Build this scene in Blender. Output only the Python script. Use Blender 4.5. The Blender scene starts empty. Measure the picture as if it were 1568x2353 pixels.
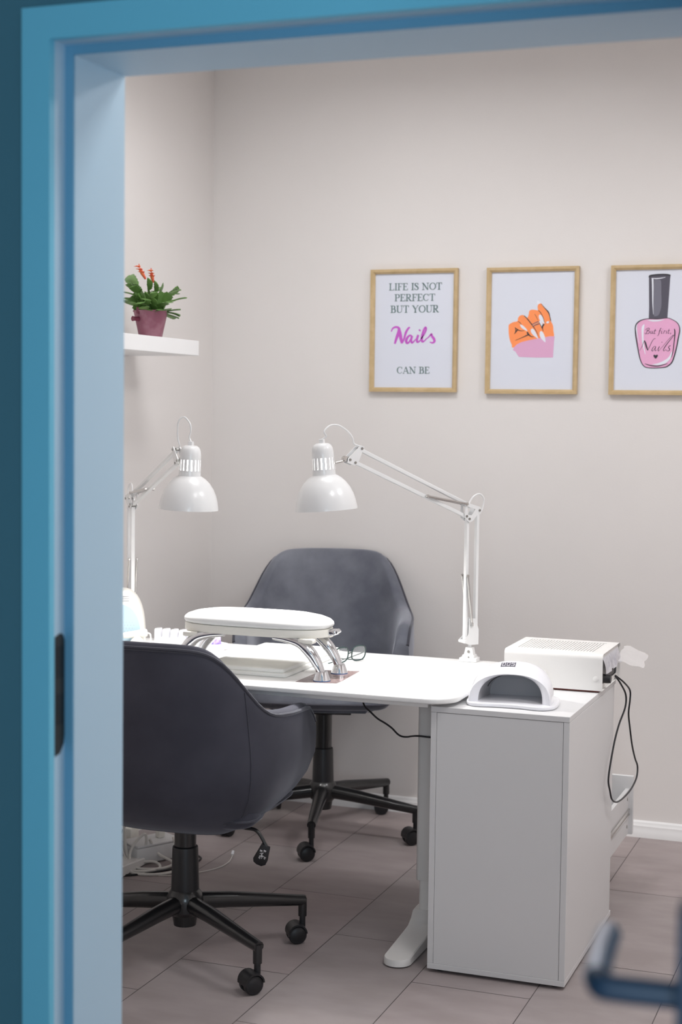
import bpy, bmesh, math, random
from mathutils import Vector, Matrix
PI = math.pi
random.seed(7)
S = bpy.context.scene
COL = S.collection

# ------------------------------------------------------------------ camera, world, lights, exposure
cam_d = bpy.data.cameras.new('camera')
cam = bpy.data.objects.new('camera', cam_d)
COL.objects.link(cam)
S.camera = cam
F_PX = 3607.0
cam_d.sensor_fit = 'VERTICAL'
cam_d.sensor_height = 36.0
cam_d.sensor_width = 36.0 * 1568 / 2353
cam_d.lens = F_PX / 2353 * 36.0
cam_d.clip_start = 0.02
YAW, PITCH, ROLL = 0.3549, 0.0628, 0.0121
fw = Vector((-math.sin(YAW) * math.cos(PITCH), math.cos(YAW) * math.cos(PITCH), -math.sin(PITCH)))
rt = Vector((math.cos(YAW), math.sin(YAW), 0))
up = rt.cross(fw)
rt2 = math.cos(ROLL) * rt + math.sin(ROLL) * up
up2 = -math.sin(ROLL) * rt + math.cos(ROLL) * up
CAM = Vector((1.1716, -3.8483, 1.4522))
mw = Matrix((rt2, up2, -fw)).transposed().to_4x4()
mw.translation = CAM
cam.matrix_world = mw
cam_d.dof.use_dof = True
cam_d.dof.focus_distance = 4.25
cam_d.dof.aperture_fstop = 4.0

W = bpy.data.worlds.new('world')
S.world = W
W.use_nodes = True
W.node_tree.nodes['Background'].inputs[0].default_value = (0.8, 0.88, 1, 1)
W.node_tree.nodes['Background'].inputs[1].default_value = 0.3

S.view_settings.view_transform = 'Standard'
S.view_settings.look = 'None'
S.view_settings.gamma = 1.0
S.view_settings.use_curve_mapping = False
S.view_settings.exposure = 0.0
S.cycles.use_denoising = True
S.cycles.max_bounces = 10
S.cycles.diffuse_bounces = 6
S.cycles.sample_clamp_indirect = 6.0
S.cycles.caustics_reflective = False


def area(name, loc, sx, sy, watts, col, rot=(0, 0, 0)):
    d = bpy.data.lights.new(name, 'AREA')
    d.shape = 'RECTANGLE'
    d.size, d.size_y, d.energy, d.color = sx, sy, watts, col
    o = bpy.data.objects.new(name, d)
    COL.objects.link(o)
    o.location = loc
    o.rotation_euler = rot
    return o


ROOM_LIGHTS = [(0.9, -0.85, 3.4), (-0.42, 0.46, 3.1), (1.40, 0.25, 5.6)]
for (lx, ly, lw) in ROOM_LIGHTS:
    for k in range(4):                      # four tubes in every ceiling fitting
        area('ceiling_tube_light', (lx - 0.225 + 0.15 * k, ly, 2.715), 0.06, 0.56, lw, (1.0, 0.995, 1.0))
# added cool area light at the end of the hall, behind the camera
area('added_hall_light', (1.5, -4.33, 1.35), 1.0, 1.25, 35.0, (0.72, 0.88, 1.0), (math.radians(90), 0, 0))
LAMP_W = 17.0


# ------------------------------------------------------------------ materials
def mat(name, col, rough=0.5, metal=0.0, sheen=0.0, noise=None, bump=None, spec=0.5, emit=None, alpha=1.0, trans=0.0, coat=0.0):
    m = bpy.data.materials.new(name)
    m.use_nodes = True
    nt = m.node_tree
    b = nt.nodes['Principled BSDF']
    b.inputs['Base Color'].default_value = (*col, 1)
    b.inputs['Roughness'].default_value = rough
    b.inputs['Metallic'].default_value = metal
    b.inputs['Specular IOR Level'].default_value = spec
    b.inputs['Coat Weight'].default_value = coat
    b.inputs['Alpha'].default_value = alpha
    b.inputs['Transmission Weight'].default_value = trans
    if sheen:
        b.inputs['Sheen Weight'].default_value = sheen
        b.inputs['Sheen Roughness'].default_value = 0.4
        b.inputs['Sheen Tint'].default_value = (0.8, 0.82, 0.9, 1)
    tc = nt.nodes.new('ShaderNodeTexCoord')
    if noise:                               # (scale, colour two, detail, low, high)
        n = nt.nodes.new('ShaderNodeTexNoise')
        n.inputs['Scale'].default_value = noise[0]
        n.inputs['Detail'].default_value = noise[2]
        r = nt.nodes.new('ShaderNodeMapRange')
        r.inputs['From Min'].default_value = noise[3]
        r.inputs['From Max'].default_value = noise[4]
        mx = nt.nodes.new('ShaderNodeMix')
        mx.data_type = 'RGBA'
        mx.inputs['A'].default_value = (*col, 1)
        mx.inputs['B'].default_value = (*noise[1], 1)
        nt.links.new(tc.outputs['Object'], n.inputs['Vector'])
        nt.links.new(n.outputs['Fac'], r.inputs['Value'])
        nt.links.new(r.outputs['Result'], mx.inputs['Factor'])
        nt.links.new(mx.outputs['Result'], b.inputs['Base Color'])
    if bump:                                # (scale, strength, distance)
        n2 = nt.nodes.new('ShaderNodeTexNoise')
        n2.inputs['Scale'].default_value = bump[0]
        n2.inputs['Detail'].default_value = 4
        bp = nt.nodes.new('ShaderNodeBump')
        bp.inputs['Strength'].default_value = bump[1]
        bp.inputs['Distance'].default_value = bump[2]
        nt.links.new(tc.outputs['Object'], n2.inputs['Vector'])
        nt.links.new(n2.outputs['Fac'], bp.inputs['Height'])
        nt.links.new(bp.outputs['Normal'], b.inputs['Normal'])
    if emit:
        b.inputs['Emission Color'].default_value = (*emit[:3], 1)
        b.inputs['Emission Strength'].default_value = emit[3]
    return m


def srgb(r, g, b):
    f = lambda c: (c / 255 / 12.92) if c / 255 <= 0.04045 else ((c / 255 + 0.055) / 1.055) ** 2.4
    return (f(r), f(g), f(b))


M = {}
M['wall'] = mat('pale_pink_wall_paint', (0.765, 0.735, 0.718), 0.75, noise=(2.0, (0.78, 0.75, 0.733), 3, 0.35, 0.65), bump=(140, 0.12, 0.002), spec=0.3)
M['ceil'] = mat('white_ceiling_paint', (0.8, 0.79, 0.78), 0.9)
M['teal_wall'] = mat('dark_teal_wall_paint', (0.062, 0.19, 0.25), 0.7, bump=(120, 0.1, 0.002))
M['teal_trim'] = mat('teal_blue_frame', (0.175, 0.58, 0.76), 0.45)  # teal on the frame faces towards the hall
M['stop_blue'] = mat('steel_blue_stop', (0.14, 0.36, 0.53), 0.5)
M['lining'] = mat('pale_blue_grey_frame', (0.50, 0.67, 0.79), 0.45)  # paler tone for the rest of the frame
M['hall_wall'] = mat('hall_wall_paint', (0.5, 0.56, 0.62), 0.8)
M['white_trim'] = mat('white_trim_paint', (0.84, 0.84, 0.84), 0.4)
M['white'] = mat('white_melamine', (0.69, 0.69, 0.695), 0.38, bump=(400, 0.03, 0.0005))
M['desk'] = mat('white_desk_top', (0.83, 0.83, 0.82), 0.32)
M['white_metal'] = mat('white_powder_coated_steel', (0.80, 0.79, 0.77), 0.42)
M['lamp_white'] = mat('white_enamelled_steel', (0.80, 0.80, 0.80), 0.3, coat=0.3)
M['plastic'] = mat('glossy_white_plastic', (0.80, 0.80, 0.84), 0.18, coat=0.4)
M['cream'] = mat('cream_plastic', (0.82, 0.80, 0.74), 0.4)
M['pale_blue'] = mat('pale_blue_plastic', (0.46, 0.60, 0.69), 0.4)
M['leather'] = mat('white_leatherette', (0.86, 0.86, 0.85), 0.35, bump=(500, 0.05, 0.0006))
M['chrome'] = mat('polished_chrome', (0.80, 0.81, 0.84), 0.08, metal=1.0)
M['steel'] = mat('brushed_steel', (0.62, 0.60, 0.58), 0.25, metal=1.0)
M['grey'] = mat('grey_lamp_lining', (0.42, 0.42, 0.44), 0.35)
M['dark_line'] = mat('dark_gap', (0.03, 0.03, 0.035), 0.6)
M['black'] = mat('black_plastic', (0.012, 0.012, 0.014), 0.38)
M['black_metal'] = mat('black_lacquered_steel', (0.010, 0.010, 0.011), 0.30, coat=0.3)
M['black_cable'] = mat('black_cable_rubber', (0.012, 0.012, 0.015), 0.4)
M['white_cable'] = mat('white_cable_rubber', (0.72, 0.70, 0.66), 0.45)
M['blue_rubber'] = mat('blue_rubber', (0.06, 0.18, 0.42), 0.5)
M['red_rubber'] = mat('dark_red_rubber', (0.16, 0.03, 0.02), 0.6)
M['card'] = mat('rose_brown_card', (0.20, 0.135, 0.130), 0.22, noise=(14, (0.25, 0.18, 0.175), 2, 0.4, 0.6))
M['towel'] = mat('white_paper_towel', (0.86, 0.86, 0.83), 0.9, bump=(260, 0.35, 0.001))
M['tissue'] = mat('white_fibre_filter', (0.80, 0.79, 0.83), 0.95, noise=(60, (0.62, 0.61, 0.68), 6, 0.45, 0.7), alpha=0.72)
M['tissue_thin'] = mat('sheer_fibre_filter', (0.84, 0.82, 0.82), 0.95, alpha=0.38)
M['gold'] = mat('pale_gold_frame', (0.52, 0.38, 0.20), 0.42, noise=(30, (0.58, 0.43, 0.24), 3, 0.4, 0.6))
M['paper'] = mat('white_poster_paper', (0.72, 0.75, 0.84), 0.6)
M['ink_grey'] = mat('grey_green_ink', srgb(98, 122, 122), 0.7)
M['ink_magenta'] = mat('magenta_ink', srgb(196, 92, 198), 0.7)
M['ink_magenta_dark'] = mat('plum_ink', srgb(160, 60, 150), 0.7)
M['ink_orange'] = mat('orange_ink', srgb(255, 150, 90), 0.7)
M['ink_pink'] = mat('pink_ink', srgb(222, 170, 204), 0.7)
M['ink_rose'] = mat('rose_ink', srgb(232, 172, 208), 0.7)
M['ink_white'] = mat('white_ink', (0.80, 0.82, 0.90), 0.7)
M['ink_black'] = mat('black_ink', srgb(52, 52, 58), 0.7)
M['ink_dark'] = mat('dark_grey_ink', srgb(84, 82, 94), 0.7)
M['ink_mid'] = mat('mid_grey_ink', srgb(118, 117, 130), 0.7)
M['ink_script'] = mat('plum_grey_ink', srgb(120, 88, 112), 0.7)
M['ink_tan'] = mat('tan_ink', srgb(226, 158, 116), 0.7)
M['pot'] = mat('dusty_plum_pot', (0.26, 0.085, 0.13), 0.45, noise=(22, (0.36, 0.17, 0.22), 6, 0.45, 0.7))
M['pot_dark'] = mat('dark_plum_enamel', (0.17, 0.03, 0.06), 0.4)
M['soil'] = mat('dark_soil', (0.02, 0.014, 0.01), 0.9, bump=(90, 0.8, 0.01))
M['leaf'] = mat('cactus_leaf_green', (0.07, 0.16, 0.03), 0.45, noise=(18, (0.13, 0.26, 0.06), 3, 0.35, 0.65))
M['flower'] = mat('orange_petal', (0.86, 0.22, 0.07), 0.6, noise=(60, (0.85, 0.12, 0.10), 2, 0.4, 0.6))
M['lens'] = mat('clear_spectacle_lens', (0.95, 0.97, 0.97), 0.05, alpha=0.22)
M['frame_dark'] = mat('dark_green_spectacle_frame', (0.012, 0.03, 0.03), 0.25)
M['purple'] = mat('lilac_foam', (0.30, 0.20, 0.75), 0.8, noise=(70, (0.52, 0.44, 0.85), 4, 0.4, 0.6))
M['bulb'] = mat('glowing_bulb', (1, 1, 1), 0.4, emit=(1.0, 0.98, 0.95, 10.0))
M['handle_tinted'] = mat('handle_metal_hall_tint', (0.006, 0.024, 0.052), 0.5, metal=0.0)  # blue cast of the hall put into the handle colour
M['lever_sheen'] = mat('handle_metal_sheen', (0.42, 0.45, 0.52), 0.35, metal=1.0)  # same handle metal, reflected room light put into its colour
M['door'] = mat('blue_grey_door_paint', (0.30, 0.42, 0.52), 0.45)
M['strike'] = mat('black_strike_plate', (0.014, 0.014, 0.014), 0.4, metal=0.3)
M['strike_grey'] = mat('dark_bronze_strike_plate', (0.035, 0.034, 0.03), 0.45, metal=0.3)
M['yellow'] = mat('yellow_plug', (0.75, 0.52, 0.03), 0.4)
M['screw'] = mat('dull_screw', (0.35, 0.34, 0.32), 0.35, metal=1.0)
M['tube'] = mat('tube_fitting_white', (0.8, 0.8, 0.8), 0.5)


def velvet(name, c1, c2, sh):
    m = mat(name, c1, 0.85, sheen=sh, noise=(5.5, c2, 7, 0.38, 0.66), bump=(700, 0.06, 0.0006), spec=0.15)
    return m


M['velvet'] = velvet('grey_velvet_lit', (0.112, 0.119, 0.146), (0.21, 0.22, 0.255), 0.65)  # lighter copy: lamplight on the rear chair put into the colour
M['velvet_shaded'] = velvet('grey_velvet_shaded', (0.048, 0.048, 0.063), (0.064, 0.064, 0.082), 0.3)  # same velvet, the near chair's shade put into the colour
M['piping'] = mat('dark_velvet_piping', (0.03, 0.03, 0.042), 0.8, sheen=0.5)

# floor: tone varies from tile to tile
fm = mat('pinkish_grey_vinyl_tile', (0.34, 0.30, 0.30), 0.5, bump=(60, 0.10, 0.002), spec=0.35)
nt = fm.node_tree
b = nt.nodes['Principled BSDF']
geo = nt.nodes.new('ShaderNodeNewGeometry')
nz = nt.nodes.new('ShaderNodeTexNoise'); nz.inputs['Scale'].default_value = 5.0; nz.inputs['Detail'].default_value = 8
tcn = nt.nodes.new('ShaderNodeTexCoord')
mp = nt.nodes.new('ShaderNodeMapping'); mp.inputs['Scale'].default_value = (1, 2.2, 1)
nt.links.new(tcn.outputs['Object'], mp.inputs['Vector']); nt.links.new(mp.outputs['Vector'], nz.inputs['Vector'])
m1 = nt.nodes.new('ShaderNodeMix'); m1.data_type = 'RGBA'
m1.inputs['A'].default_value = (0.315, 0.275, 0.270, 1); m1.inputs['B'].default_value = (0.365, 0.322, 0.320, 1)
mr = nt.nodes.new('ShaderNodeMapRange'); mr.inputs['From Min'].default_value = 0.36; mr.inputs['From Max'].default_value = 0.64
nt.links.new(nz.outputs['Fac'], mr.inputs['Value']); nt.links.new(mr.outputs['Result'], m1.inputs['Factor'])
m2 = nt.nodes.new('ShaderNodeMix'); m2.data_type = 'RGBA'; m2.blend_type = 'MULTIPLY'; m2.inputs['Factor'].default_value = 1.0
rp = nt.nodes.new('ShaderNodeMix'); rp.data_type = 'RGBA'
rp.inputs['A'].default_value = (0.94, 0.95, 0.95, 1); rp.inputs['B'].default_value = (1.04, 1.0, 1.0, 1)
nt.links.new(geo.outputs['Random Per Island'], rp.inputs['Factor'])
nt.links.new(m1.outputs['Result'], m2.inputs['A']); nt.links.new(rp.outputs['Result'], m2.inputs['B'])
nt.links.new(m2.outputs['Result'], b.inputs['Base Color'])
M['tile'] = fm
M['grout'] = mat('dark_tile_joint', (0.10, 0.085, 0.085), 0.8)


# ------------------------------------------------------------------ mesh builder
class MB:
    def __init__(s):
        s.v, s.f, s.mi = [], [], []

    def add(s, vs, fs, mi=0, mx=None):
        o = len(s.v)
        s.v += [tuple(mx @ Vector(p)) if mx else tuple(p) for p in vs]
        s.f += [tuple(o + i for i in f) for f in fs]
        s.mi += [mi] * len(fs)
        return s

    def bm(s, bm, mi=0, mx=None):
        bm.verts.index_update()
        s.add([v.co.copy() for v in bm.verts], [[v.index for v in f.verts] for f in bm.faces], mi, mx)
        bm.free()
        return s

    def box(s, x0, x1, y0, y1, z0, z1, r=0.0, seg=2, mi=0, mx=None):
        bm = bmesh.new()
        bmesh.ops.create_cube(bm, size=1)
        for v in bm.verts:
            v.co = Vector(((x0 + x1) / 2 + v.co.x * (x1 - x0), (y0 + y1) / 2 + v.co.y * (y1 - y0), (z0 + z1) / 2 + v.co.z * (z1 - z0)))
        if r > 0:
            bmesh.ops.bevel(bm, geom=list(bm.edges), offset=r, segments=seg, affect='EDGES', profile=0.5)
        return s.bm(bm, mi, mx)

    def lathe(s, prof, n=40, mx=None, mi=0, skip=None, cap0=False, cap1=False):
        vs, fs = [], []
        for (r, z) in prof:
            for k in range(n):
                a = 2 * PI * k / n
                vs.append((r * math.cos(a), r * math.sin(a), z))
        for i in range(len(prof) - 1):
            for k in range(n):
                if skip and skip(i, k):
                    continue
                k2 = (k + 1) % n
                fs.append((i * n + k, i * n + k2, (i + 1) * n + k2, (i + 1) * n + k))
        if cap0:
            fs.append(tuple(range(n))[::-1])
        if cap1:
            fs.append(tuple((len(prof) - 1) * n + k for k in range(n)))
        return s.add(vs, fs, mi, mx)

    def cyl(s, p0, p1, r0, r1=None, n=20, mi=0, mx=None):
        return s.tube([p0, p1], [r0, r0 if r1 is None else r1], n, mi, mx)

    def tube(s, pts, r, n=10, mi=0, mx=None, cap=True, closed=False, flat=1.0):
        pts = [Vector(p) for p in pts]
        rs = r if isinstance(r, (list, tuple)) else [r] * len(pts)
        vs, fs = [], []
        N = len(pts)
        tang = []
        for i in range(N):
            if closed:
                t = pts[(i + 1) % N] - pts[i - 1]
            else:
                t = pts[min(i + 1, N - 1)] - pts[max(i - 1, 0)]
            tang.append(t.normalized() if t.length > 1e-9 else Vector((0, 0, 1)))
        nrm = tang[0].orthogonal().normalized()
        if abs(tang[0].z) < 0.95:
            nrm = (Vector((0, 0, 1)) - tang[0] * tang[0].z).normalized()
        for i in range(N):
            nrm = (nrm - tang[i] * nrm.dot(tang[i]))
            nrm = nrm.normalized() if nrm.length > 1e-6 else tang[i].orthogonal().normalized()
            bn = tang[i].cross(nrm)
            for k in range(n):
                a = 2 * PI * (k + 0.5) / n
                vs.append(pts[i] + rs[i] * (math.cos(a) * nrm * flat + math.sin(a) * bn))
        R = N if closed else N - 1
        for i in range(R):
            j = (i + 1) % N
            for k in range(n):
                k2 = (k + 1) % n
                fs.append((i * n + k, i * n + k2, j * n + k2, j * n + k))
        if cap and not closed:
            fs.append(tuple(range(n))[::-1])
            fs.append(tuple((N - 1) * n + k for k in range(n)))
        return s.add(vs, fs, mi, mx)

    def prism(s, outline, z0, z1, mi=0, mx=None, bevel=0.0, seg=2):
        """outline in xy extruded z0..z1, upper and lower rims rounded."""
        n = len(outline)
        bm = bmesh.new()
        a = [bm.verts.new((p[0], p[1], z0)) for p in outline]
        c = [bm.verts.new((p[0], p[1], z1)) for p in outline]
        bm.faces.new(a[::-1]); bm.faces.new(c)
        for i in range(n):
            j = (i + 1) % n
            bm.faces.new((a[i], a[j], c[j], c[i]))
        bmesh.ops.recalc_face_normals(bm, faces=list(bm.faces))
        if bevel > 0:
            ed = [e for e in bm.edges if abs(e.verts[0].co.z - e.verts[1].co.z) < 1e-7]
            bmesh.ops.bevel(bm, geom=ed, offset=bevel, segments=seg, affect='EDGES', profile=0.5)
        return s.bm(bm, mi, mx)

    def grid(s, P, mi=0, mx=None, closeu=False, closev=False):
        nu, nv = len(P), len(P[0])
        vs = [p for row in P for p in row]
        fs = []
        for i in range(nu if closeu else nu - 1):
            i2 = (i + 1) % nu
            for j in range(nv if closev else nv - 1):
                j2 = (j + 1) % nv
                fs.append((i * nv + j, i2 * nv + j, i2 * nv + j2, i * nv + j2))
        return s.add(vs, fs, mi, mx)

    def build(s, name, mats, parent=None, smooth=35, weld=False, loc=None):
        me = bpy.data.meshes.new(name)
        me.from_pydata(s.v, [], s.f)
        ms = mats if isinstance(mats, (list, tuple)) else [mats]
        for m_ in ms:
            me.materials.append(M[m_] if isinstance(m_, str) else m_)
        if len(ms) > 1:
            me.polygons.foreach_set('material_index', s.mi)
        bm = bmesh.new(); bm.from_mesh(me)
        if weld:
            bmesh.ops.remove_doubles(bm, verts=list(bm.verts), dist=1e-5)
        bmesh.ops.recalc_face_normals(bm, faces=list(bm.faces))
        bm.to_mesh(me); bm.free()
        if smooth:
            me.polygons.foreach_set('use_smooth', [True] * len(me.polygons))
            me.set_sharp_from_angle(angle=math.radians(smooth))
        me.update()
        o = bpy.data.objects.new(name, me)
        COL.objects.link(o)
        if parent:
            o.parent = parent
        if loc:
            o.location = loc
        return o


def tag(o, label, cat, group=None):
    o['label'] = label
    o['category'] = cat
    if group:
        o['group'] = group
    return o


def thing(name, label, cat, loc=(0, 0, 0), rz=0.0, group=None):
    o = bpy.data.objects.new(name, None)
    o.empty_display_size = 0.05
    COL.objects.link(o)
    o.location = loc
    o.rotation_euler = (0, 0, rz)
    return tag(o, label, cat, group)


def struct(o):
    o['kind'] = 'structure'
    return o


def rrect(x0, x1, y0, y1, r, n=8):
    rs = r if isinstance(r, (list, tuple)) else [r] * 4       # corners: x0y0, x1y0, x1y1, x0y1
    out = []
    for (cx, cy, a0, q) in ((x0 + rs[0], y0 + rs[0], PI, rs[0]), (x1 - rs[1], y0 + rs[1], 1.5 * PI, rs[1]),
                            (x1 - rs[2], y1 - rs[2], 0, rs[2]), (x0 + rs[3], y1 - rs[3], 0.5 * PI, rs[3])):
        for k in range(n + 1):
            a = a0 + 0.5 * PI * k / n
            out.append((cx + q * math.cos(a), cy + q * math.sin(a)))
    return out


def spline(pts, n=8, closed=False):
    P = [Vector(p) for p in pts]
    out = []
    N = len(P)
    rng = N if closed else N - 1
    for i in range(rng):
        if closed:
            p0, p1, p2, p3 = P[i - 1], P[i], P[(i + 1) % N], P[(i + 2) % N]
        else:
            p0 = P[i - 1] if i > 0 else P[0] * 2 - P[1]
            p1, p2 = P[i], P[i + 1]
            p3 = P[i + 2] if i + 2 < N else P[-1] * 2 - P[-2]
        for k in range(n):
            t = k / n
            out.append(0.5 * ((2 * p1) + (-p0 + p2) * t + (2 * p0 - 5 * p1 + 4 * p2 - p3) * t * t + (-p0 + 3 * p1 - 3 * p2 + p3) * t ** 3))
    if not closed:
        out.append(P[-1])
    return out


def interp(t, tab):
    if t <= tab[0][0]:
        return tab[0][1]
    for (a, va), (b_, vb) in zip(tab, tab[1:]):
        if t <= b_:
            k = (t - a) / (b_ - a)
            return va + (vb - va) * k
    return tab[-1][1]


def smooth_tab(t, tab):
    """interpolation averaged over a small window, so that corners round off"""
    return sum(interp(t + d, tab) for d in (-0.036, -0.024, -0.012, 0, 0.012, 0.024, 0.036)) / 7


# ================================================================== THE SETTING
XL, XR, YB, YF, ZC = -1.352, 2.35, 1.548, -1.595, 2.74
HALL_Y = -4.36
WALLT = 0.12

# floor: one mesh of tiles over a dark joint
mb = MB()
mb.add([(XL - 0.2, HALL_Y, -0.0012), (XR + 0.2, HALL_Y, -0.0012), (XR + 0.2, YB + 0.15, -0.0012), (XL - 0.2, YB + 0.15, -0.0012)], [(0, 1, 2, 3)], 1)
offs = {-2: 0.279, -1: 0.521, 0: 0.186, 1: 0.590, 2: 0.219}
TL, TW, g = 0.677, 0.3105, 0.0011
random.seed(3)
for r in range(-7, 10):
    x0 = -0.325 + (r) * TW
    o_ = offs.get(r, random.uniform(0, TL)) % TL
    k0 = -9
    for k in range(-9, 4):
        y0 = o_ + k * TL
        y1 = y0 + TL
        if y1 < HALL_Y or y0 > YB + 0.1:
            continue
        if x0 < XL - 0.35 or x0 > XR:
            continue
        mb.add([(x0 + g, y0 + g, 0), (x0 + TW - g, y0 + g, 0), (x0 + TW - g, y1 - g, 0), (x0 + g, y1 - g, 0)], [(0, 1, 2, 3)], 0)
struct(mb.build('floor', ['tile', 'grout'], smooth=0))


def slab(name, x0, x1, y0, y1, z0, z1, m):
    return struct(MB().box(x0, x1, y0, y1, z0, z1).build(name, m, smooth=0))


slab('wall_back', XL - WALLT, XR + WALLT, YB, YB + WALLT, 0, ZC, 'wall')
slab('wall_left', XL - WALLT, XL, YF, YB, 0, ZC, 'wall')
slab('wall_right', XR, XR + WALLT, YF, YB, 0, ZC, 'wall')
slab('ceiling', XL - WALLT, XR + WALLT, HALL_Y, YB + WALLT, ZC, ZC + 0.1, 'ceil')

# wall with the doorway: room side pale, hall side teal
OX0, OX1, OZ = -0.041, 0.945, 1.983         # clear opening
YH = -1.782                                  # hall face of the wall
mb = MB()
for (x0, x1, z0, z1) in ((XL - WALLT, OX0 - 0.03, 0, ZC), (OX1 + 0.03, XR + WALLT, 0, ZC), (OX0 - 0.03, OX1 + 0.03, OZ + 0.03, ZC)):
    mb.box(x0, x1, YH + 0.01, YF, z0, z1, mi=0)
    mb.box(x0, x1, YH, YH + 0.01, z0, z1, mi=1)
struct(mb.build('wall_front', ['wall', 'teal_wall'], smooth=0))
slab('wall_hall_left', XL - WALLT, XL, HALL_Y, YH, 0, ZC, 'hall_wall')
slab('wall_hall_right', XR, XR + WALLT, HALL_Y, YH, 0, ZC, 'hall_wall')
slab('wall_hall_back', XL - WALLT, XR + WALLT, HALL_Y - WALLT, HALL_Y, 0, ZC, 'hall_wall')

# door frame (steel frame with rebate)
fr = struct(bpy.data.objects.new('trim_1', None)); COL.objects.link(fr)
fr.location = (OX0, -1.79, 0)
ox, oy = OX0, -1.79
YC = -1.797                                  # hall face of the architrave
mb = MB()
cw = 0.0145                                  # rebate step
tw = 0.062                                   # architrave to the opening
tl, tr = OX0 - tw, OX1 + tw
ztop = OZ + 0.062
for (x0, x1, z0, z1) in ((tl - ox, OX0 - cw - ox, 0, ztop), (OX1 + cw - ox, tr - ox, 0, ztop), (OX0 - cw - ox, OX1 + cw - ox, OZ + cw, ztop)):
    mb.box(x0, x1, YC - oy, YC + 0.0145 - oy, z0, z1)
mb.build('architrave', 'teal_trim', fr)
mb = MB()
YR = -1.752                                  # bottom of the rebate
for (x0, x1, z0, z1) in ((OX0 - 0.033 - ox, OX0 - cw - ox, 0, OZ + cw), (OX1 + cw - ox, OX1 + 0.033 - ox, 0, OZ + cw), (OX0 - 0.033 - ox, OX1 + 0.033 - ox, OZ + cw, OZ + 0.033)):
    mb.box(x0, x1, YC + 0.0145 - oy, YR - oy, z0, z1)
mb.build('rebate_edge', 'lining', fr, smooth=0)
mb = MB()                                    # step facing the hall, deeper blue than the architrave
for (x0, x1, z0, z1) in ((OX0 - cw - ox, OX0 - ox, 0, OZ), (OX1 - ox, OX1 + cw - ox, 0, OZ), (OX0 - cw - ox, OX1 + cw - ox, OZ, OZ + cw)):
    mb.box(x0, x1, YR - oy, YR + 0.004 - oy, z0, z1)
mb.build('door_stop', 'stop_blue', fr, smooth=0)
mb = MB()
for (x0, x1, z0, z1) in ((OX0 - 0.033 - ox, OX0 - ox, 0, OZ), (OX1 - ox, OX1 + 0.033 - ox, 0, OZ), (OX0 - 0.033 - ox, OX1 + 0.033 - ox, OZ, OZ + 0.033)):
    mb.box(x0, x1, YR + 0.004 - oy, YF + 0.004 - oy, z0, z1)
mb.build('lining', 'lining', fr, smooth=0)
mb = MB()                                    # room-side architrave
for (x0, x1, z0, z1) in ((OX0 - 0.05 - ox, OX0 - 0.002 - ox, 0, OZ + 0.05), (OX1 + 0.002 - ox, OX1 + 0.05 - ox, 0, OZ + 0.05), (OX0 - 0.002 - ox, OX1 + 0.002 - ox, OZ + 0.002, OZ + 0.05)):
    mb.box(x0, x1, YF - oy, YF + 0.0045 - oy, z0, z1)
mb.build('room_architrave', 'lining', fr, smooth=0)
# strike plate on the rebate edge
mb = MB()
zs0, zs1 = 0.925, 1.112
xs = OX0 - cw
pl = [(-1.781, zs0), (-1.768, zs0 + 0.002), (-1.756, zs0 + 0.016), (-1.754, zs0 + 0.03), (-1.754, zs1 - 0.012), (-1.758, zs1 - 0.003), (-1.766, zs1), (-1.781, zs1 - 0.004)]
mb.add([(xs - ox - 0.0005, y - oy, z) for (y, z) in pl] + [(xs - ox + 0.0015, y - oy, z) for (y, z) in pl],
       [tuple(range(8))[::-1], tuple(range(8, 16))] + [(i, (i + 1) % 8, (i + 1) % 8 + 8, i + 8) for i in range(8)], 0)
for (z0, z1) in ((0.972, 1.020), (1.044, 1.094)):
    mb.box(xs - ox + 0.0012, xs - ox + 0.0019, -1.779 - oy, -1.757 - oy, z0, z1, mi=1)
sp = mb.build('strike_plate', ['strike_grey', 'strike'], fr)
sp['label'] = 'black metal strike plate'

# the open door leaf, standing just to the right of the view; its handle pokes in
dr = struct(bpy.data.objects.new('door_1', None)); COL.objects.link(dr)
DOOR_ANG = math.radians(-90 + 4.2)
dr.location = (0.973, -1.815, 0)
dr.rotation_euler = (0, 0, DOOR_ANG)         # local +x runs along the leaf away from the hinges, local -y faces the opening
MB().box(0, 0.985, 0, 0.04, 0.006, 2.0, r=0.002).build('door_leaf', 'door', dr)
hx, hz = 0.948, 1.05
mb = MB()
mb.prism(rrect(hx - 0.021, hx + 0.021, 0.85, 1.118, 0.019, 6), 0.0, 0.019, mx=Matrix(((1, 0, 0, 0), (0, 0, -1, 0), (0, 1, 0, 0), (0, 0, 0, 1))), bevel=0.002)
mb.build('escutcheon', 'handle_tinted', dr)
mb = MB()
mb.tube(spline([(hx, -0.015, hz), (hx, -0.060, hz), (hx - 0.003, -0.072, hz), (hx - 0.018, -0.077, hz)], 5), 0.0095, 14)
mb.build('handle_neck', 'handle_tinted', dr)
mb = MB()
mb.tube(spline([(hx - 0.017, -0.077, hz), (hx - 0.06, -0.079, hz + 0.001), (hx - 0.128, -0.080, hz)], 6), [0.0098] * 12 + [0.007], 14)
mb.build('handle_lever', 'lever_sheen', dr)


# skirting boards
def skirting(name, x0, x1, along):
    prof = [(0, 0), (0.016, 0), (0.016, 0.022), (0.013, 0.028), (0.013, 0.040), (0.010, 0.044), (0.008, 0.052), (0.004, 0.056), (0, 0.057)]
    mb = MB()
    P = []
    for t in (x0, x1):
        row = []
        for (d, z) in prof:
            row.append((t, YB - d, z) if along == 'x' else (XL + d, t, z))
        P.append(row)
    mb.grid(P)
    n = len(prof)
    mb.add(P[0], [tuple(range(n))]); mb.add(P[1], [tuple(range(n))])
    return struct(mb.build(name, 'white_trim', smooth=30, weld=True))


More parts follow.
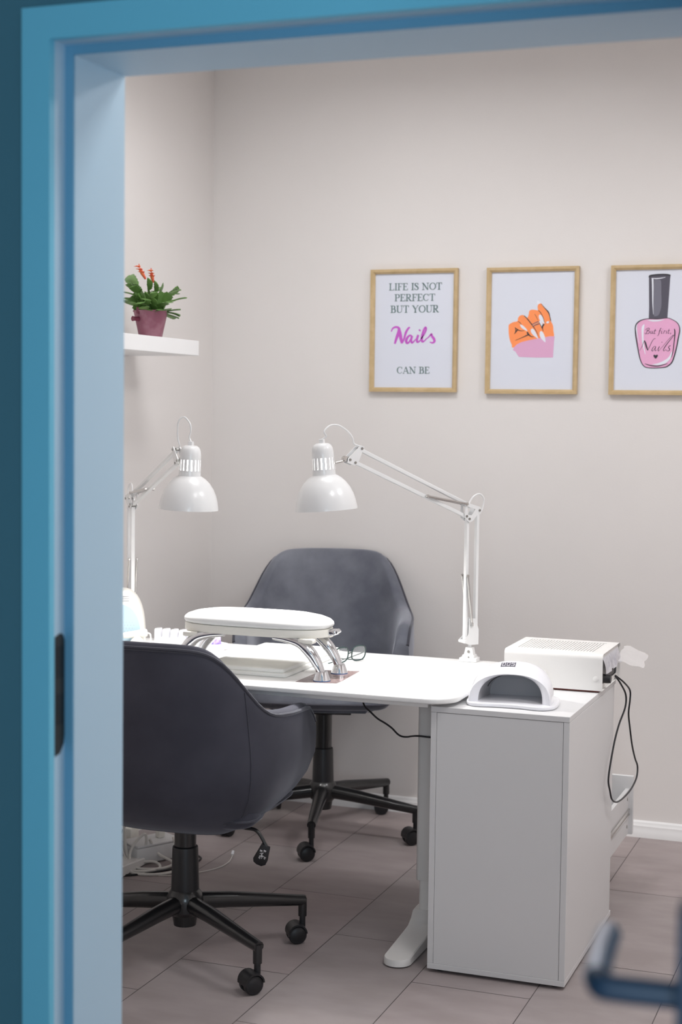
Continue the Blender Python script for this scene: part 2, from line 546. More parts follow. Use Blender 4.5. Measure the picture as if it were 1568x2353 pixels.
skirting('baseboard_back', XL, XR, 'x')
skirting('baseboard_left', YF, YB - 0.014, 'y')

# ceiling fittings (above the frame)
for i, (lx, ly, lw) in enumerate(ROOM_LIGHTS):
    t = thing('ceiling_light', ['square white ceiling fitting with four tubes nearest the doorway', 'square white ceiling fitting with four tubes above the desk', 'square white ceiling fitting with four tubes right of the cabinet'][i], 'light', (lx, ly, ZC))
    mb = MB()
    for (a, b_, c, d) in ((-0.31, 0.31, -0.31, -0.29), (-0.31, 0.31, 0.29, 0.31), (-0.31, -0.29, -0.29, 0.29), (0.29, 0.31, -0.29, 0.29)):
        mb.box(a, b_, c, d, -0.05, -0.001)
    mb.build('housing', 'tube', t)
# unseen frame added round the hall light behind the camera
wn = struct(bpy.data.objects.new('added_light_1', None)); COL.objects.link(wn)
wn.location = (1.5, HALL_Y, 1.35)
mb = MB()
for (a, b_, c, d) in ((-0.57, 0.57, -0.70, -0.63), (-0.57, 0.57, 0.63, 0.70), (-0.57, -0.505, -0.63, 0.63), (0.505, 0.57, -0.63, 0.63)):
    mb.box(a, b_, 0.0, 0.035, c, d)
mb.build('light_surround', 'white_trim', wn, smooth=0)

# ================================================================== DESK
DX0, DX1, DY0, DY1, DZ, DT = -1.31, 0.066, -0.036, 0.634, 0.725, 0.0145
desk = thing('desk', 'long white desk with rounded corners and a T-shaped steel leg', 'desk', ((DX0 + DX1) / 2, 0.3, 0))
bx, by = desk.location.x, desk.location.y
mb = MB()
mb.prism([(x - bx, y - by) for (x, y) in rrect(DX0, DX1, DY0, DY1, 0.075, 10)], DZ - DT, DZ, bevel=0.004, seg=3)
mb.build('desk_top', 'desk', desk)
mb = MB()
for (y0, y1) in ((0.004, 0.030), (0.56, 0.586)):
    mb.box(DX0 + 0.08 - bx, -0.010 - bx, y0 - by, y1 - by, 0.6945, DZ - DT - 0.0003, r=0.0015)
mb.box(DX0 + 0.1 - bx, -0.04 - bx, 0.25 - by, 0.35 - by, 0.700, DZ - DT - 0.0003, r=0.0015)
mb.build('under_rail', 'white_metal', desk)
for nx, cxl in enumerate((-0.088, DX0 + 0.15)):
    mb = MB()
    mb.prism([(x - bx, y - by) for (x, y) in rrect(cxl - 0.031, cxl + 0.031, 0.265, 0.345, 0.012, 4)], 0.155, 0.6995, bevel=0.002)
    mb.prism([(x - bx, y - by) for (x, y) in rrect(cxl - 0.024, cxl + 0.024, 0.272, 0.338, 0.012, 4)], 0.03, 0.16)
    lg = mb.build('desk_leg', 'white_metal', desk)
    mb = MB()                               # foot: rounded ends, rising towards the column
    ys = [-0.012, 0.03, 0.10, 0.18, 0.235, 0.262, 0.27, 0.34, 0.348, 0.375, 0.43, 0.50, 0.58, 0.622]
    out = []
    hw = 0.037
    P = []
    for y in [(-0.012 + hw * (1 - math.cos(a))) for a in [k * PI / 16 for k in range(9)]] + [0.06, 0.12, 0.18, 0.225, 0.25, 0.268, 0.305, 0.342, 0.36, 0.385, 0.43, 0.49, 0.55] + [0.622 - hw * (1 - math.cos(a)) for a in [k * PI / 16 for k in range(8, -1, -1)]]:
        e = min(y + 0.012, 0.622 - y)
        w = hw * math.sqrt(max(0.0009, 1 - (1 - min(1, e / hw)) ** 2))
        dcol = max(0.0, abs(y - 0.305) - 0.035)
        top = 0.022 + 0.022 * max(0, 1 - dcol / 0.27) + 0.03 * max(0, 1 - dcol / 0.055) ** 2
        P.append([(cxl - w - bx, y - by, 0.004), (cxl - w - bx, y - by, top - 0.003), (cxl - w * 0.93 - bx, y - by, top), (cxl + w * 0.93 - bx, y - by, top), (cxl + w - bx, y - by, top - 0.003), (cxl + w - bx, y - by, 0.004)])
    mb.grid(P, closev=True)
    mb.add(P[0], [tuple(range(6))]); mb.add(P[-1], [tuple(range(6))])
    for y in (0.03, 0.58):
        mb.lathe([(0.018, 0.0), (0.018, 0.005)], 16, Matrix.Translation((cxl - bx, y - by, 0)), cap0=True, cap1=True)
    mb.build('desk_foot', 'white_metal', desk, smooth=40, weld=True)
    if nx == 0:
        MB().lathe([(0.0045, 0), (0.0045, 0.002), (0.003, 0.003)], 12, Matrix.Translation((cxl + 0.012 - bx, 0.265 - by, 0.425)) @ Matrix.Rotation(PI / 2, 4, 'X'), cap1=True).build('leg_screw', 'screw', desk)

# ================================================================== DRAWER CABINET
CW, CD, CH = 0.3635, 0.6235, 0.70
cab = thing('drawer_cabinet', 'tall white drawer cabinet with its plain back to the doorway', 'cabinet', (CW / 2, CD / 2, 0))
bx, by = CW / 2, CD / 2
pt = 0.0145
mb = MB()
mb.box(0 - bx, CW - bx, 0 - by, CD - by, CH - pt, CH, r=0.0008, seg=1)
mb.build('top_panel', 'white', cab)
mb = MB()
mb.box(0 - bx, CW - bx, 0 - by, CD - by, 0.009, 0.009 + pt, r=0.0008, seg=1)
mb.build('bottom_panel', 'white', cab)
for (x0, x1) in ((0.0, 0.0155), (CW - 0.0155, CW)):
    MB().box(x0 - bx, x1 - bx, 0.0005 - by, CD - 0.0205 - by, 0.0091 + pt, CH - pt - 0.0006, r=0.0007, seg=1).build('side_panel', 'white', cab)
MB().box(0.0165 - bx, CW - 0.0165 - bx, 0.0015 - by, 0.006 - by, 0.0095 + pt, CH - pt - 0.0012).build('back_panel', 'white', cab, smooth=0)
MB().box(0.0157 - bx, CW - 0.0157 - bx, 0.0061 - by, 0.0075 - by, 0.0095 + pt, CH - pt - 0.0007).build('gap_shadow_board', 'dark_line', cab, smooth=0)
for x in (0.03, CW - 0.03):
    for y in (0.03, CD - 0.03):
        MB().lathe([(0.012, 0), (0.012, 0.0095)], 14, Matrix.Translation((x - bx, y - by, 0)), cap0=True, cap1=True).build('glide', 'black', cab)
# far side: closed drawer fronts and one drawer pulled out
zb = [(0.342, 0.455), (0.46, 0.573), (0.578, 0.683), (0.027, 0.15)]
for (z0, z1) in zb:
    d = MB().box(0.017 - bx, CW - 0.017 - bx, CD - 0.0205 - by, CD - 0.004 - by, z0, z1, r=0.001, seg=1).build('drawer', 'white', cab)
od = MB()
yo = 0.985
for (x0, x1) in ((0.028, 0.040), (CW - 0.0275, CW - 0.0155)):
    od.box(x0 - bx, x1 - bx, 0.40 - by, yo - by, 0.158, 0.298, r=0.0008, seg=1)
od.box(0.040 - bx, CW - 0.0275 - bx, 0.42 - by, yo - by, 0.165, 0.172)
dw = od.build('drawer', 'white', cab)
dw['label'] = 'drawer pulled far out'
MB().box(0.004 - bx, CW - 0.003 - bx, yo - by, yo + 0.014 - by, 0.155, 0.338, r=0.001, seg=1).build('drawer_front', 'white', dw)
mb = MB()
xr = CW - 0.0155
for (z0, z1, dx) in ((0.217, 0.221, 0.0045), (0.221, 0.233, 0.002), (0.233, 0.237, 0.0045)):
    mb.box(xr - bx, xr + dx - bx, 0.44 - by, yo - 0.004 - by, z0, z1)
mb.build('slide_rail', 'steel', dw)
for z in (0.185, 0.272):
    MB().lathe([(0.005, 0), (0.005, 0.0012)], 12, Matrix.Translation((xr - bx, 0.955 - by, z)) @ Matrix.Rotation(PI / 2, 4, 'Y'), cap1=True).build('cam_screw', 'screw', dw)


# ================================================================== SWIVEL CHAIRS
def make_chair(loc, yaw, lift, leg0, legr, caster_turn, label, vm, pip_hi):
    t = thing('swivel_chair', label, 'chair', (loc[0], loc[1], 0), yaw, 'velvet swivel chairs at the desk')
    HW, YE, YC0, YD = 0.292, 0.205, -0.045, 0.225       # half width, arm end, corner start, depth of the back curve
    # plan curve from right arm end round the back to the left arm end
    path = []
    for k in range(9):
        path.append((HW - 0.012 * (1 - k / 8.0) ** 2, YE + (YC0 - YE) * k / 8.0))
    for k in range(1, 40):
        a = PI * k / 40
        ca, sa = math.cos(a), math.sin(a)
        path.append((HW * math.copysign(abs(ca) ** (2 / 2.7), ca), YC0 - YD * abs(sa) ** (2 / 2.7)))
    for k in range(9):
        path.append((-HW + 0.012 * (k / 8.0) ** 2, YC0 + (YE - YC0) * k / 8.0))
    # arc lengths measured from the centre of the back
    cum = [0]
    for p, q in zip(path, path[1:]):
        cum.append(cum[-1] + math.hypot(q[0] - p[0], q[1] - p[1]))
    half = cum[-1] / 2
    TOP = [(0, 0.517), (0.10, 0.516), (0.16, 0.514), (0.205, 0.508), (0.235, 0.490), (0.26, 0.455), (0.285, 0.410), (0.31, 0.370), (0.335, 0.342), (0.365, 0.328), (0.42, 0.321), (0.50, 0.313), (half - 0.060, 0.307), (half - 0.028, 0.293), (half - 0.008, 0.268), (half, 0.235)]
    INS = [(0, 0.125), (0.012, 0.098), (0.035, 0.066), (0.07, 0.036), (0.11, 0.015), (0.16, 0.003), (0.21, 0.0), (0.6, 0.0)]
    TH = 0.046
    rows, rim, seam, under = [], [], [], []
    NP = len(path)
    for i, (px, py) in enumerate(path):
        d = abs(cum[i] - half)
        zt = smooth_tab(d, TOP)
        q0, q1 = path[max(0, i - 1)], path[min(NP - 1, i + 1)]
        tx, ty = q1[0] - q0[0], q1[1] - q0[1]
        L = math.hypot(tx, ty)
        nx, ny = ty / L, -tx / L
        if nx * px + ny * (py + 0.0) < 0:
            nx, ny = -nx, -ny
        back = max(0.0, min(1.0, (-py - 0.02) / 0.22))
        armend = max(0.0, (py - 0.05) / 0.115)

        def off(h, ins):
            lean = -(0.150 * max(0, h - 0.05) + 0.05 * max(0, h - 0.25)) * back ** 1.2
            nar = 1.0 - 0.045 * max(0, h - 0.20) / 0.3
            flare = 1.0 + 0.06 * min(1, h / 0.3) * (1 - back)
            yend = -0.05 * armend * max(0, 1 - h / 0.16)
            return ((px - nx * ins) * nar * flare, py - ny * ins + lean + yend, h + lift)
        row = []
        hs = [0.0, 0.012, 0.035, 0.07, 0.11, 0.16, 0.21]
        top0 = zt - TH / 2
        hs = [h * min(1.0, top0 / 0.23) for h in hs]
        for k in range(1, 6):
            hs.append(hs[6] + (top0 - hs[6]) * k / 5)
        bulge = lambda h: -0.006 * math.sin(min(1, max(0, h / zt)) * PI)
        for h in hs:
            row.append(off(h, interp(h, INS) + bulge(h)))
        for k in range(1, 6):
            a = PI * k / 6
            row.append(off(top0 + TH / 2 * math.sin(a), TH / 2 - TH / 2 * math.cos(a)))
            if k == 1:
                pass
        rim.append(off(top0 + TH / 2 * 0.42, 0.0025))
        for k in range(6):
            h = top0 + (0.085 - top0) * k / 5
            row.append(off(h, TH + 0.010 * math.sin(PI * k / 5)))
        rows.append(row)
        under.append(row[0])
    mb = MB()
    mb.grid(rows)
    n = len(rows[0])
    mb.add(rows[0], [tuple(range(n))]); mb.add(rows[-1], [tuple(range(n))])
    sh = mb.build('backrest', vm, t, smooth=70, weld=True)
    mb = MB()
    mb.tube(rim, 0.0055, 8)
    # vertical seams where the back panel meets the sides
    for i in (15, NP - 16):
        mb.tube([Vector(p) * 1.0 for p in rows[i][2:12]], 0.0018, 6)
    mb.build('piping', 'piping', sh)
    # underside and seat cushion
    mb = MB()
    prof = [(x * 0.97, y * 0.97) for (x, y, z) in under]
    mb.prism(prof, lift - 0.004, lift + 0.03, bevel=0.004)
    mb.build('seat_base', vm, t, smooth=50)
    mb = MB()
    co = [(-0.215, -0.17), (0.215, -0.17), (0.232, 0.0), (0.238, 0.12), (0.225, 0.20), (0.16, 0.232), (0.0, 0.243), (-0.16, 0.232), (-0.225, 0.20), (-0.238, 0.12), (-0.232, 0.0)]
    co = [(p.x, p.y) for p in spline([(x, y, 0) for (x, y) in co], 6, True)]
    mb.prism(co, lift + 0.022, lift + 0.125, bevel=0.034, seg=6)
    cu = mb.build('seat', vm, t, smooth=60)
    mb = MB()
    mb.tube([(x * 1.0, y * 1.0, lift + 0.046) for (x, y) in co], 0.0045, 6, closed=True)
    mb.build('piping', 'piping', cu)
    # column
    mb = MB()
    mb.lathe([(0.085, lift - 0.004), (0.085, lift - 0.016), (0.05, lift - 0.022), (0.029, lift - 0.03), (0.029, 0.28)], 28, cap0=True)
    mb.box(-0.10, 0.10, -0.08, 0.10, lift - 0.014, lift - 0.003, r=0.003)
    mb.build('gas_lift', 'black_metal', t)
    mb = MB()
    mb.lathe([(0.0, 0.300), (0.029, 0.300), (0.0335, 0.297), (0.0345, 0.29), (0.0375, 0.175), (0.0375, 0.16)], 28)
    mb.build('column_cover', 'black', t)
    mb = MB()
    mb.lathe([(0.0, 0.185), (0.036, 0.183), (0.045, 0.172), (0.050, 0.155), (0.047, 0.125), (0.034, 0.112), (0.030, 0.085), (0.0, 0.083)], 28)
    mb.build('hub', 'black_metal', t)
    for k in range(5):
        a = leg0 + k * 2 * PI / 5 - yaw
        R = Matrix.Rotation(a, 4, 'Z')
        mb = MB()
        mb.tube([(0.035, 0, 0.147), (0.12, 0, 0.141), (legr - 0.02, 0, 0.119), (legr + 0.006, 0, 0.1165)], [0.0235, 0.022, 0.0155, 0.0145], 12, mx=R)
        mb.tube([(legr, 0, 0.122), (legr, 0, 0.074)], [0.0118, 0.0118], 14, mx=R)
        mb.build('leg', 'black_metal', t, smooth=50)
        # caster: a hood between two wheels
        T = R @ Matrix.Translation((legr, 0, 0)) @ Matrix.Rotation(caster_turn[k] - a - yaw, 4, 'Z')
        mb = MB()
        hood = []
        for j in range(13):
            b_ = math.radians(-12 + 190 * j / 12)
            hood.append((0.017 + 0.0265 * math.cos(b_), 0.030 + 0.0265 * math.sin(b_)))
        ho = hood + [(0.017 + 0.022 * math.cos(math.radians(178 - 190 * j / 12)), 0.030 + 0.022 * math.sin(math.radians(178 - 190 * j / 12))) for j in range(13)]
        mb.prism([(x, y) for (x, y) in ho], -0.025, 0.025, mx=T @ Matrix.Rotation(PI / 2, 4, 'X'))
        mb.box(0.004, 0.030, -0.006, 0.006, 0.018, 0.052, mx=T)
        mb.tube([(0, 0, 0.040), (0, 0, 0.078)], 0.0085, 12, mx=T)
        ca_ = mb.build('caster', 'black', t, smooth=40)
        for sgn in (-1, 1):
            mb = MB()
            mb.lathe([(0.0, 0.0225), (0.016, 0.0225), (0.0185, 0.021), (0.0225, 0.021), (0.0255, 0.018), (0.0255, 0.007), (0.0, 0.0065)], 24,
                     T @ Matrix.Translation((0.017, 0, 0.0256)) @ Matrix.Rotation(-sgn * PI / 2, 4, 'X'))
            mb.build('wheel', 'black', ca_, smooth=40)
    return t


def world_dirs(ds):
    return [math.radians(d) for d in ds]


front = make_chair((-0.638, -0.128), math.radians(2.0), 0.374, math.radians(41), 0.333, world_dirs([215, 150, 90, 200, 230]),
                   'grey velvet swivel chair seen from behind, in front of the desk', 'velvet_shaded', True)
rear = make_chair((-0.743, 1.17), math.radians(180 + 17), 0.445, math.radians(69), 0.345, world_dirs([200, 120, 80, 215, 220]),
                  'grey velvet swivel chair facing the doorway behind the desk', 'velvet', False)

# height lever of the near chair: arm, paddle and its white symbol
def lever(t, p0, px, show):
    mb = MB()
    mb.tube(spline([(0.05, 0.0, p0), (0.17, 0.0, p0), (0.205, 0.0, p0 - 0.006), (0.228, 0, p0 - 0.038), (0.232, 0, p0 - 0.048)], 5), 0.0048, 10)
    lv = mb.build('height_lever', 'black_metal', t)
    out = [(-0.011, 0.0), (0.013, 0.0), (0.0225, -0.036), (0.0225, -0.048), (0.014, -0.0565), (0.0, -0.0575), (-0.010, -0.0545), (-0.0145, -0.046)]
    T = Matrix.Translation((0.229, 0, p0 - 0.040)) @ Matrix.Rotation(math.radians(26), 4, 'Y') @ Matrix.Rotation(math.radians(12), 4, 'Z') @ Matrix.Rotation(PI / 2, 4, 'X')
    mb = MB()
    mb.prism(out, -0.006, 0.006, mx=T, bevel=0.0018)
    pd = mb.build('lever_paddle', 'black', lv)
    if show:                                # pictogram of a seated figure between short lines of print
        mb = MB()
        def q(x, y, w, h, a):
            c, s_ = math.cos(a), math.sin(a)
            vs = [(x + dx * c - dy * s_, y + dx * s_ + dy * c, 0.0062) for (dx, dy) in ((-w / 2, -h / 2), (w / 2, -h / 2), (w / 2, h / 2), (-w / 2, h / 2))]
            mb.add(vs, [(0, 1, 2, 3)], mx=T)
        for (x, y, w, h, a) in ((-0.004, -0.0165, 0.007, 0.0028, 0), (-0.004, -0.0195, 0.006, 0.0010, 0), (0.005, -0.0125, 0.007, 0.0028, 0), (0.005, -0.0155, 0.006, 0.0010, 0),
                                (0.003, -0.0205, 0.0022, 0.0022, 0.7), (0.0015, -0.0245, 0.0026, 0.006, 0.3), (-0.0025, -0.0245, 0.004, 0.0012, 0.6), (0.0035, -0.0285, 0.0075, 0.0018, 0.2),
                                (0.0035, -0.031, 0.0065, 0.0018, 0.2), (-0.0015, -0.0345, 0.0013, 0.0085, 0.1), (0.0012, -0.036, 0.0013, 0.007, 0.1), (0.0055, -0.034, 0.0012, 0.0055, 0.1),
                                (0.011, -0.0285, 0.0085, 0.0011, 0), (0.0125, -0.031, 0.005, 0.0011, 0), (0.013, -0.0335, 0.004, 0.0012, 0)):
            q(x, y, w, h, a)
        mb.build('lever_symbol', 'white', lv, smooth=0)


lever(front, 0.362, 0.2, True)


# ================================================================== DESK LAMPS
def make_lamp(base, head_xy, dz_rim, dz_el, label, tilt, cable_arc):
    dx, dy = head_xy[0] - base[0], head_xy[1] - base[1]
    reach = math.hypot(dx, dy)
    yaw = math.atan2(dy, dx)
    t = thing('desk_lamp', label, 'lamp', base, yaw, 'jointed white desk lamps clamped to the desk')
    TY = lambda x, z, y=0.0: Vector((x, y, z))
    inv = Matrix.Rotation(-yaw, 4, 'Z')
    # clamp
    mb = MB()
    R0 = Matrix.Rotation(-yaw, 4, 'Z')
    mb.box(-0.026, 0.026, -0.022, 0.018, 0.0005, 0.012, r=0.001, seg=1, mx=R0)
    mb.box(-0.018, 0.018, -0.018, 0.016, 0.011, 0.020, r=0.001, seg=1, mx=R0)
    mb.add([(-0.0145, -0.013, 0.019), (0.0145, -0.013, 0.019), (0.0145, 0.013, 0.019), (-0.0145, 0.013, 0.019), (-0.010, -0.011, 0.042), (0.010, -0.011, 0.042), (0.010, 0.011, 0.042), (-0.010, 0.011, 0.042)],
           [(0, 1, 2, 3), (4, 5, 6, 7), (0, 1, 5, 4), (1, 2, 6, 5), (2, 3, 7, 6), (3, 0, 4, 7)], mx=R0)
    yb = DY1 - base[1]
    mb.box(-0.016, 0.016, yb + 0.001, yb + 0.006, -0.05, 0.012, mx=R0)
    mb.box(-0.016, 0.016, -0.02, yb + 0.006, -0.052, -0.046, mx=R0)
    mb.tube([R0 @ Vector((0, -0.006, -0.080)), R0 @ Vector((0, -0.006, -0.018))], 0.004, 10)
    mb.build('clamp', 'lamp_white', t, smooth=30)
    mb = MB()
    for (x, z, r) in ((0.0, 0.030, 0.004), (0.002, 0.0145, 0.0022)):
        mb.lathe([(r, 0), (r, 0.0012)], 14, R0 @ Matrix.Translation((x, -0.0135 if z > 0.02 else -0.0185, z)) @ Matrix.Rotation(PI / 2, 4, 'X'), cap1=True)
    mb.build('clamp_screw', 'screw', t)
    # turntable pin + base bracket
    mb = MB()
    mb.tube([(0, 0, 0.040), (0, 0, 0.050)], 0.005, 12)
    zb_ = 0.050
    sep = 0.019
    for y in (-0.012, 0.0095):
        o = [(-0.024, zb_), (0.010, zb_), (0.030, zb_ + 0.008), (0.032, zb_ + 0.016), (0.014, zb_ + 0.03), (0.010, zb_ + 0.078), (-0.010, zb_ + 0.078), (-0.024, zb_ + 0.045)]
        mb.prism(o, -y - 0.0012, -y, mx=Matrix.Rotation(PI / 2, 4, 'X'))
    mb.tube([(0.026, -0.016, zb_ + 0.011), (0.026, 0.014, zb_ + 0.011)], 0.005, 12)
    mb.build('base_bracket', 'lamp_white', t)
    # lower arm: two bars
    ze = dz_el
    lb = []
    for (xo, z0, z1) in ((sep, zb_ + 0.012, ze - 0.022), (-sep, zb_ + 0.03, ze)):
        mb = MB()
        mb.box(xo - 0.0048, xo + 0.0048, -0.0062, 0.0062, z0, z1, r=0.001, seg=1)
        mb.build('lower_arm', 'lamp_white', t)
    for yy in (-0.013, 0.013):
        mb = MB()
        mb.tube([(0.004, yy, zb_ + 0.062), (sep + 0.003, yy, zb_ + 0.205)], 0.0032, 10)
        mb.tube([(0.004, yy, zb_ + 0.056), (0.004, yy, zb_ + 0.066)], 0.0045, 10)
        mb.tube([(sep + 0.003, yy - 0.002, zb_ + 0.205), (sep + 0.003, yy + 0.002, zb_ + 0.205)], 0.0046, 10)
        mb.build('spring', 'steel', t)
    # elbow bracket
    mb = MB()
    el = [(-0.026, ze + 0.004), (-0.022, ze + 0.012), (0.014, ze + 0.022), (0.034, ze + 0.026), (0.036, ze - 0.018), (0.018, ze - 0.032), (0.006, ze - 0.028)]
    hole = [(-0.003, ze + 0.006), (0.027, ze + 0.015), (0.024, ze - 0.010), (0.010, ze - 0.012)]
    for y in (-0.0115, 0.009):
        n = len(el)
        # plate with a window: quads between the outline and the hole
        ringo = [el[1], el[3], el[4], el[6]]
        strips = [(el[0], el[1], hole[0]), (el[1], el[2], hole[1], hole[0]), (el[2], el[3], hole[1]), (el[3], el[4], hole[2], hole[1]), (el[4], el[5], el[6], hole[3], hole[2]), (el[6], el[0], hole[0], hole[3])]
        for st in strips:
            mb.prism(list(st), -y - 0.0025, -y, mx=Matrix.Rotation(PI / 2, 4, 'X'))
    mb.build('elbow_bracket', 'lamp_white', t, smooth=0)
    for (x, z) in ((-0.019, ze + 0.002), (0.019, ze - 0.022), (0.029, ze - 0.014)):
        MB().tube([(x, -0.0135, z), (x, 0.0135, z)], 0.0036, 12).build('elbow_screw', 'screw', t)
    # upper arm: two bars up to the head bracket
    hxp = reach - 0.083
    hzp = dz_rim + 0.148
    A0, A1 = (0.027, ze - 0.014), (hxp - 0.006, hzp - 0.016)
    B0, B1 = (0.006, ze + 0.014), (hxp - 0.026, hzp + 0.018)
    for (p, q) in ((A0, A1), (B0, B1)):
        mb = MB()
        d = Vector((q[0] - p[0], 0, q[1] - p[1]))
        L = d.length
        ang = math.atan2(d.z, d.x)
        T = Matrix.Translation((p[0], 0, p[1])) @ Matrix.Rotation(-ang, 4, 'Y')
        mb.box(0, L, -0.0062, 0.0062, -0.0048, 0.0048, r=0.001, seg=1, mx=T)
        mb.build('upper_arm', 'lamp_white', t)
    for yy in (-0.0125, 0.0125):
        k = 0.37
        pe = Vector((A0[0] + (A1[0] - A0[0]) * k, yy, A0[1] + (A1[1] - A0[1]) * k + 0.002))
        ps = Vector((0.030, yy, ze + 0.022))
        mb = MB()
        mb.tube([ps, pe], 0.0036, 10)
        mb.tube([pe + Vector((0, -0.003, 0)), pe + Vector((0, 0.003, 0))], 0.0048, 10)
        mb.tube([ps + Vector((0, -0.003, 0)), ps + Vector((0, 0.003, 0))], 0.0048, 10)
        mb.build('spring', 'steel', t)
    # head bracket
    mb = MB()
    hb = [(hxp - 0.034, hzp + 0.026), (hxp - 0.022, hzp + 0.030), (hxp + 0.020, hzp - 0.006), (hxp + 0.022, hzp - 0.018), (hxp - 0.002, hzp - 0.026), (hxp - 0.014, hzp - 0.018)]
    for y in (-0.0115, 0.009):
        mb.prism(hb, -y - 0.0025, -y, mx=Matrix.Rotation(PI / 2, 4, 'X'))
    mb.build('head_bracket', 'lamp_white', t, smooth=0)
    for (x, z) in ((hxp - 0.026, hzp + 0.021), (hxp - 0.004, hzp - 0.018), (hxp + 0.014, hzp - 0.010)):
        MB().tube([(x, -0.0135, z), (x, 0.0135, z)], 0.0036, 12).build('head_screw', 'screw', t)
    mb = MB()
    mb.tube([(hxp + 0.022, -0.007, hzp - 0.008), (hxp + 0.022, 0.007, hzp - 0.008)], 0.0085, 14)
    mb.tube([(hxp + 0.022, 0, hzp - 0.012), (reach - 0.026, 0, hzp - 0.018)], 0.0038, 12)
    mb.build('head_joint', 'steel', t)
    # shade, hanging along a slightly tilted axis
    H = Matrix.Translation((reach, 0, dz_rim)) @ Matrix.Rotation(-yaw, 4, 'Z') @ Matrix.Rotation(tilt[0], 4, 'X') @ Matrix.Rotation(tilt[1], 4, 'Y')
    out = [(0.0858, 0.0), (0.0852, 0.008), (0.0825, 0.024), (0.0775, 0.042), (0.0695, 0.060), (0.0585, 0.076), (0.0450, 0.089), (0.0325, 0.0965)]
    inn = [(0.0302, 0.0945), (0.0440, 0.0865), (0.0570, 0.0735), (0.0678, 0.058), (0.0758, 0.041), (0.0808, 0.024), (0.0838, 0.008), (0.0843, 0.0)]
    mb = MB()
    mb.lathe(out + inn + [out[0]], 64, H)
    sd = mb.build('shade', 'lamp_white', t, smooth=50, weld=True)
    # neck with vent slots
    n = 96
    slot = lambda i, k: i == 2 and (k % 6 in (2, 3))
    mb = MB()
    prof = [(0.0322, 0.092), (0.0318, 0.100), (0.0312, 0.112), (0.0306, 0.143), (0.0300, 0.160), (0.0285, 0.171), (0.0240, 0.179), (0.0170, 0.1835), (0.0075, 0.1845)]
    mb.lathe(prof, n, H, skip=slot)
    pin = [(r - 0.0014, z - (0.0014 if z > 0.165 else 0)) for (r, z) in prof]
    mb.lathe(pin, n, H, skip=slot)
    nk = mb.build('neck', 'lamp_white', t, smooth=50)
    mb = MB()
    mb.box(-0.0065, 0.0065, -0.0065, 0.0065, 0.1835, 0.1955, r=0.001, seg=1, mx=H)
    mb.build('cord_grip', 'lamp_white', t)
    # bulb
    mb = MB()
    mb.lathe([(0.0, 0.022), (0.014, 0.026), (0.025, 0.038), (0.029, 0.054), (0.026, 0.070), (0.018, 0.090), (0.014, 0.106), (0.0135, 0.150), (0.0, 0.151)], 28, H)
    mb.build('bulb', 'bulb', t, smooth=60)
    pl = bpy.data.lights.new('bulb_light', 'SPOT')
    pl.energy = LAMP_W
    pl.color = (1.0, 0.985, 0.96)
    pl.shadow_soft_size = 0.03
    pl.spot_size = math.radians(150)
    pl.spot_blend = 0.6
    po = bpy.data.objects.new('bulb_light', pl)
    COL.objects.link(po)
    po.parent = t
    po.matrix_local = H @ Matrix.Translation((0, 0, 0.018))
    # cord over the head and over the elbow
    mb = MB()
    top = H @ Vector((0, 0, 0.194))
    mb.tube(spline([top] + [Vector((reach + a, b_, dz_rim + c)) for (a, b_, c) in cable_arc] + [Vector((hxp - 0.03, 0.0, hzp + 0.026))], 8), 0.0024, 8)
    mb.build('cord', 'lamp_white', t)
    mb = MB()
    mb.tube(spline([(0.014, 0.0, ze + 0.020), (0.0, 0.004, ze + 0.042), (-0.022, 0.006, ze + 0.050), (-0.040, 0.004, ze + 0.036), (-0.038, 0.002, ze + 0.010), (-0.028, 0.0, ze - 0.010)], 8), 0.0024, 8)
    mb.build('cord', 'lamp_white', t)
    return t


lamp_r = make_lamp((-0.068, 0.607, DZ), (-0.366, 0.186), 0.461, 0.445, 'white jointed desk lamp clamped near the cabinet end of the desk, lit', (math.radians(1), math.radians(-4.5)),
                   [(0.004, 0.0, 0.203), (0.012, 0.002, 0.216), (-0.008, 0.0, 0.232), (-0.036, 0.0, 0.233), (-0.068, 0.0, 0.216), (-0.084, 0.0, 0.198), (-0.090, 0.0, 0.182)])
lamp_l = make_lamp((-1.195, 0.607, DZ), (-0.806, 0.225), 0.446, 0.445, 'white jointed desk lamp hanging below the shelf on the left wall, lit', (math.radians(0), math.radians(2)),
                   [(0.001, 0.001, 0.208), (0.004, 0.004, 0.225), (0.003, 0.003, 0.243), (-0.004, -0.004, 0.258), (-0.014, -0.012, 0.265), (-0.024, -0.022, 0.255), (-0.030, -0.024, 0.235), (-0.034, -0.022, 0.205), (-0.040, -0.014, 0.180)])

# ================================================================== HAND REST
hr = thing('hand_rest', 'white padded hand rest on curved chrome legs standing on the desk', 'hand rest', (-0.56, 0.17, DZ))
L0, L1 = -0.226, 0.226                       # along x
W0 = 0.092


def pill(n=64, k=1.0):
    out = []
    for i in range(n):
        a = 2 * PI * i / n
        c, s_ = math.cos(a), math.sin(a)
        out.append((0.221 * k * math.copysign(abs(c) ** 0.62, c), W0 * k * math.copysign(abs(s_) ** 0.80, s_)))
    return out


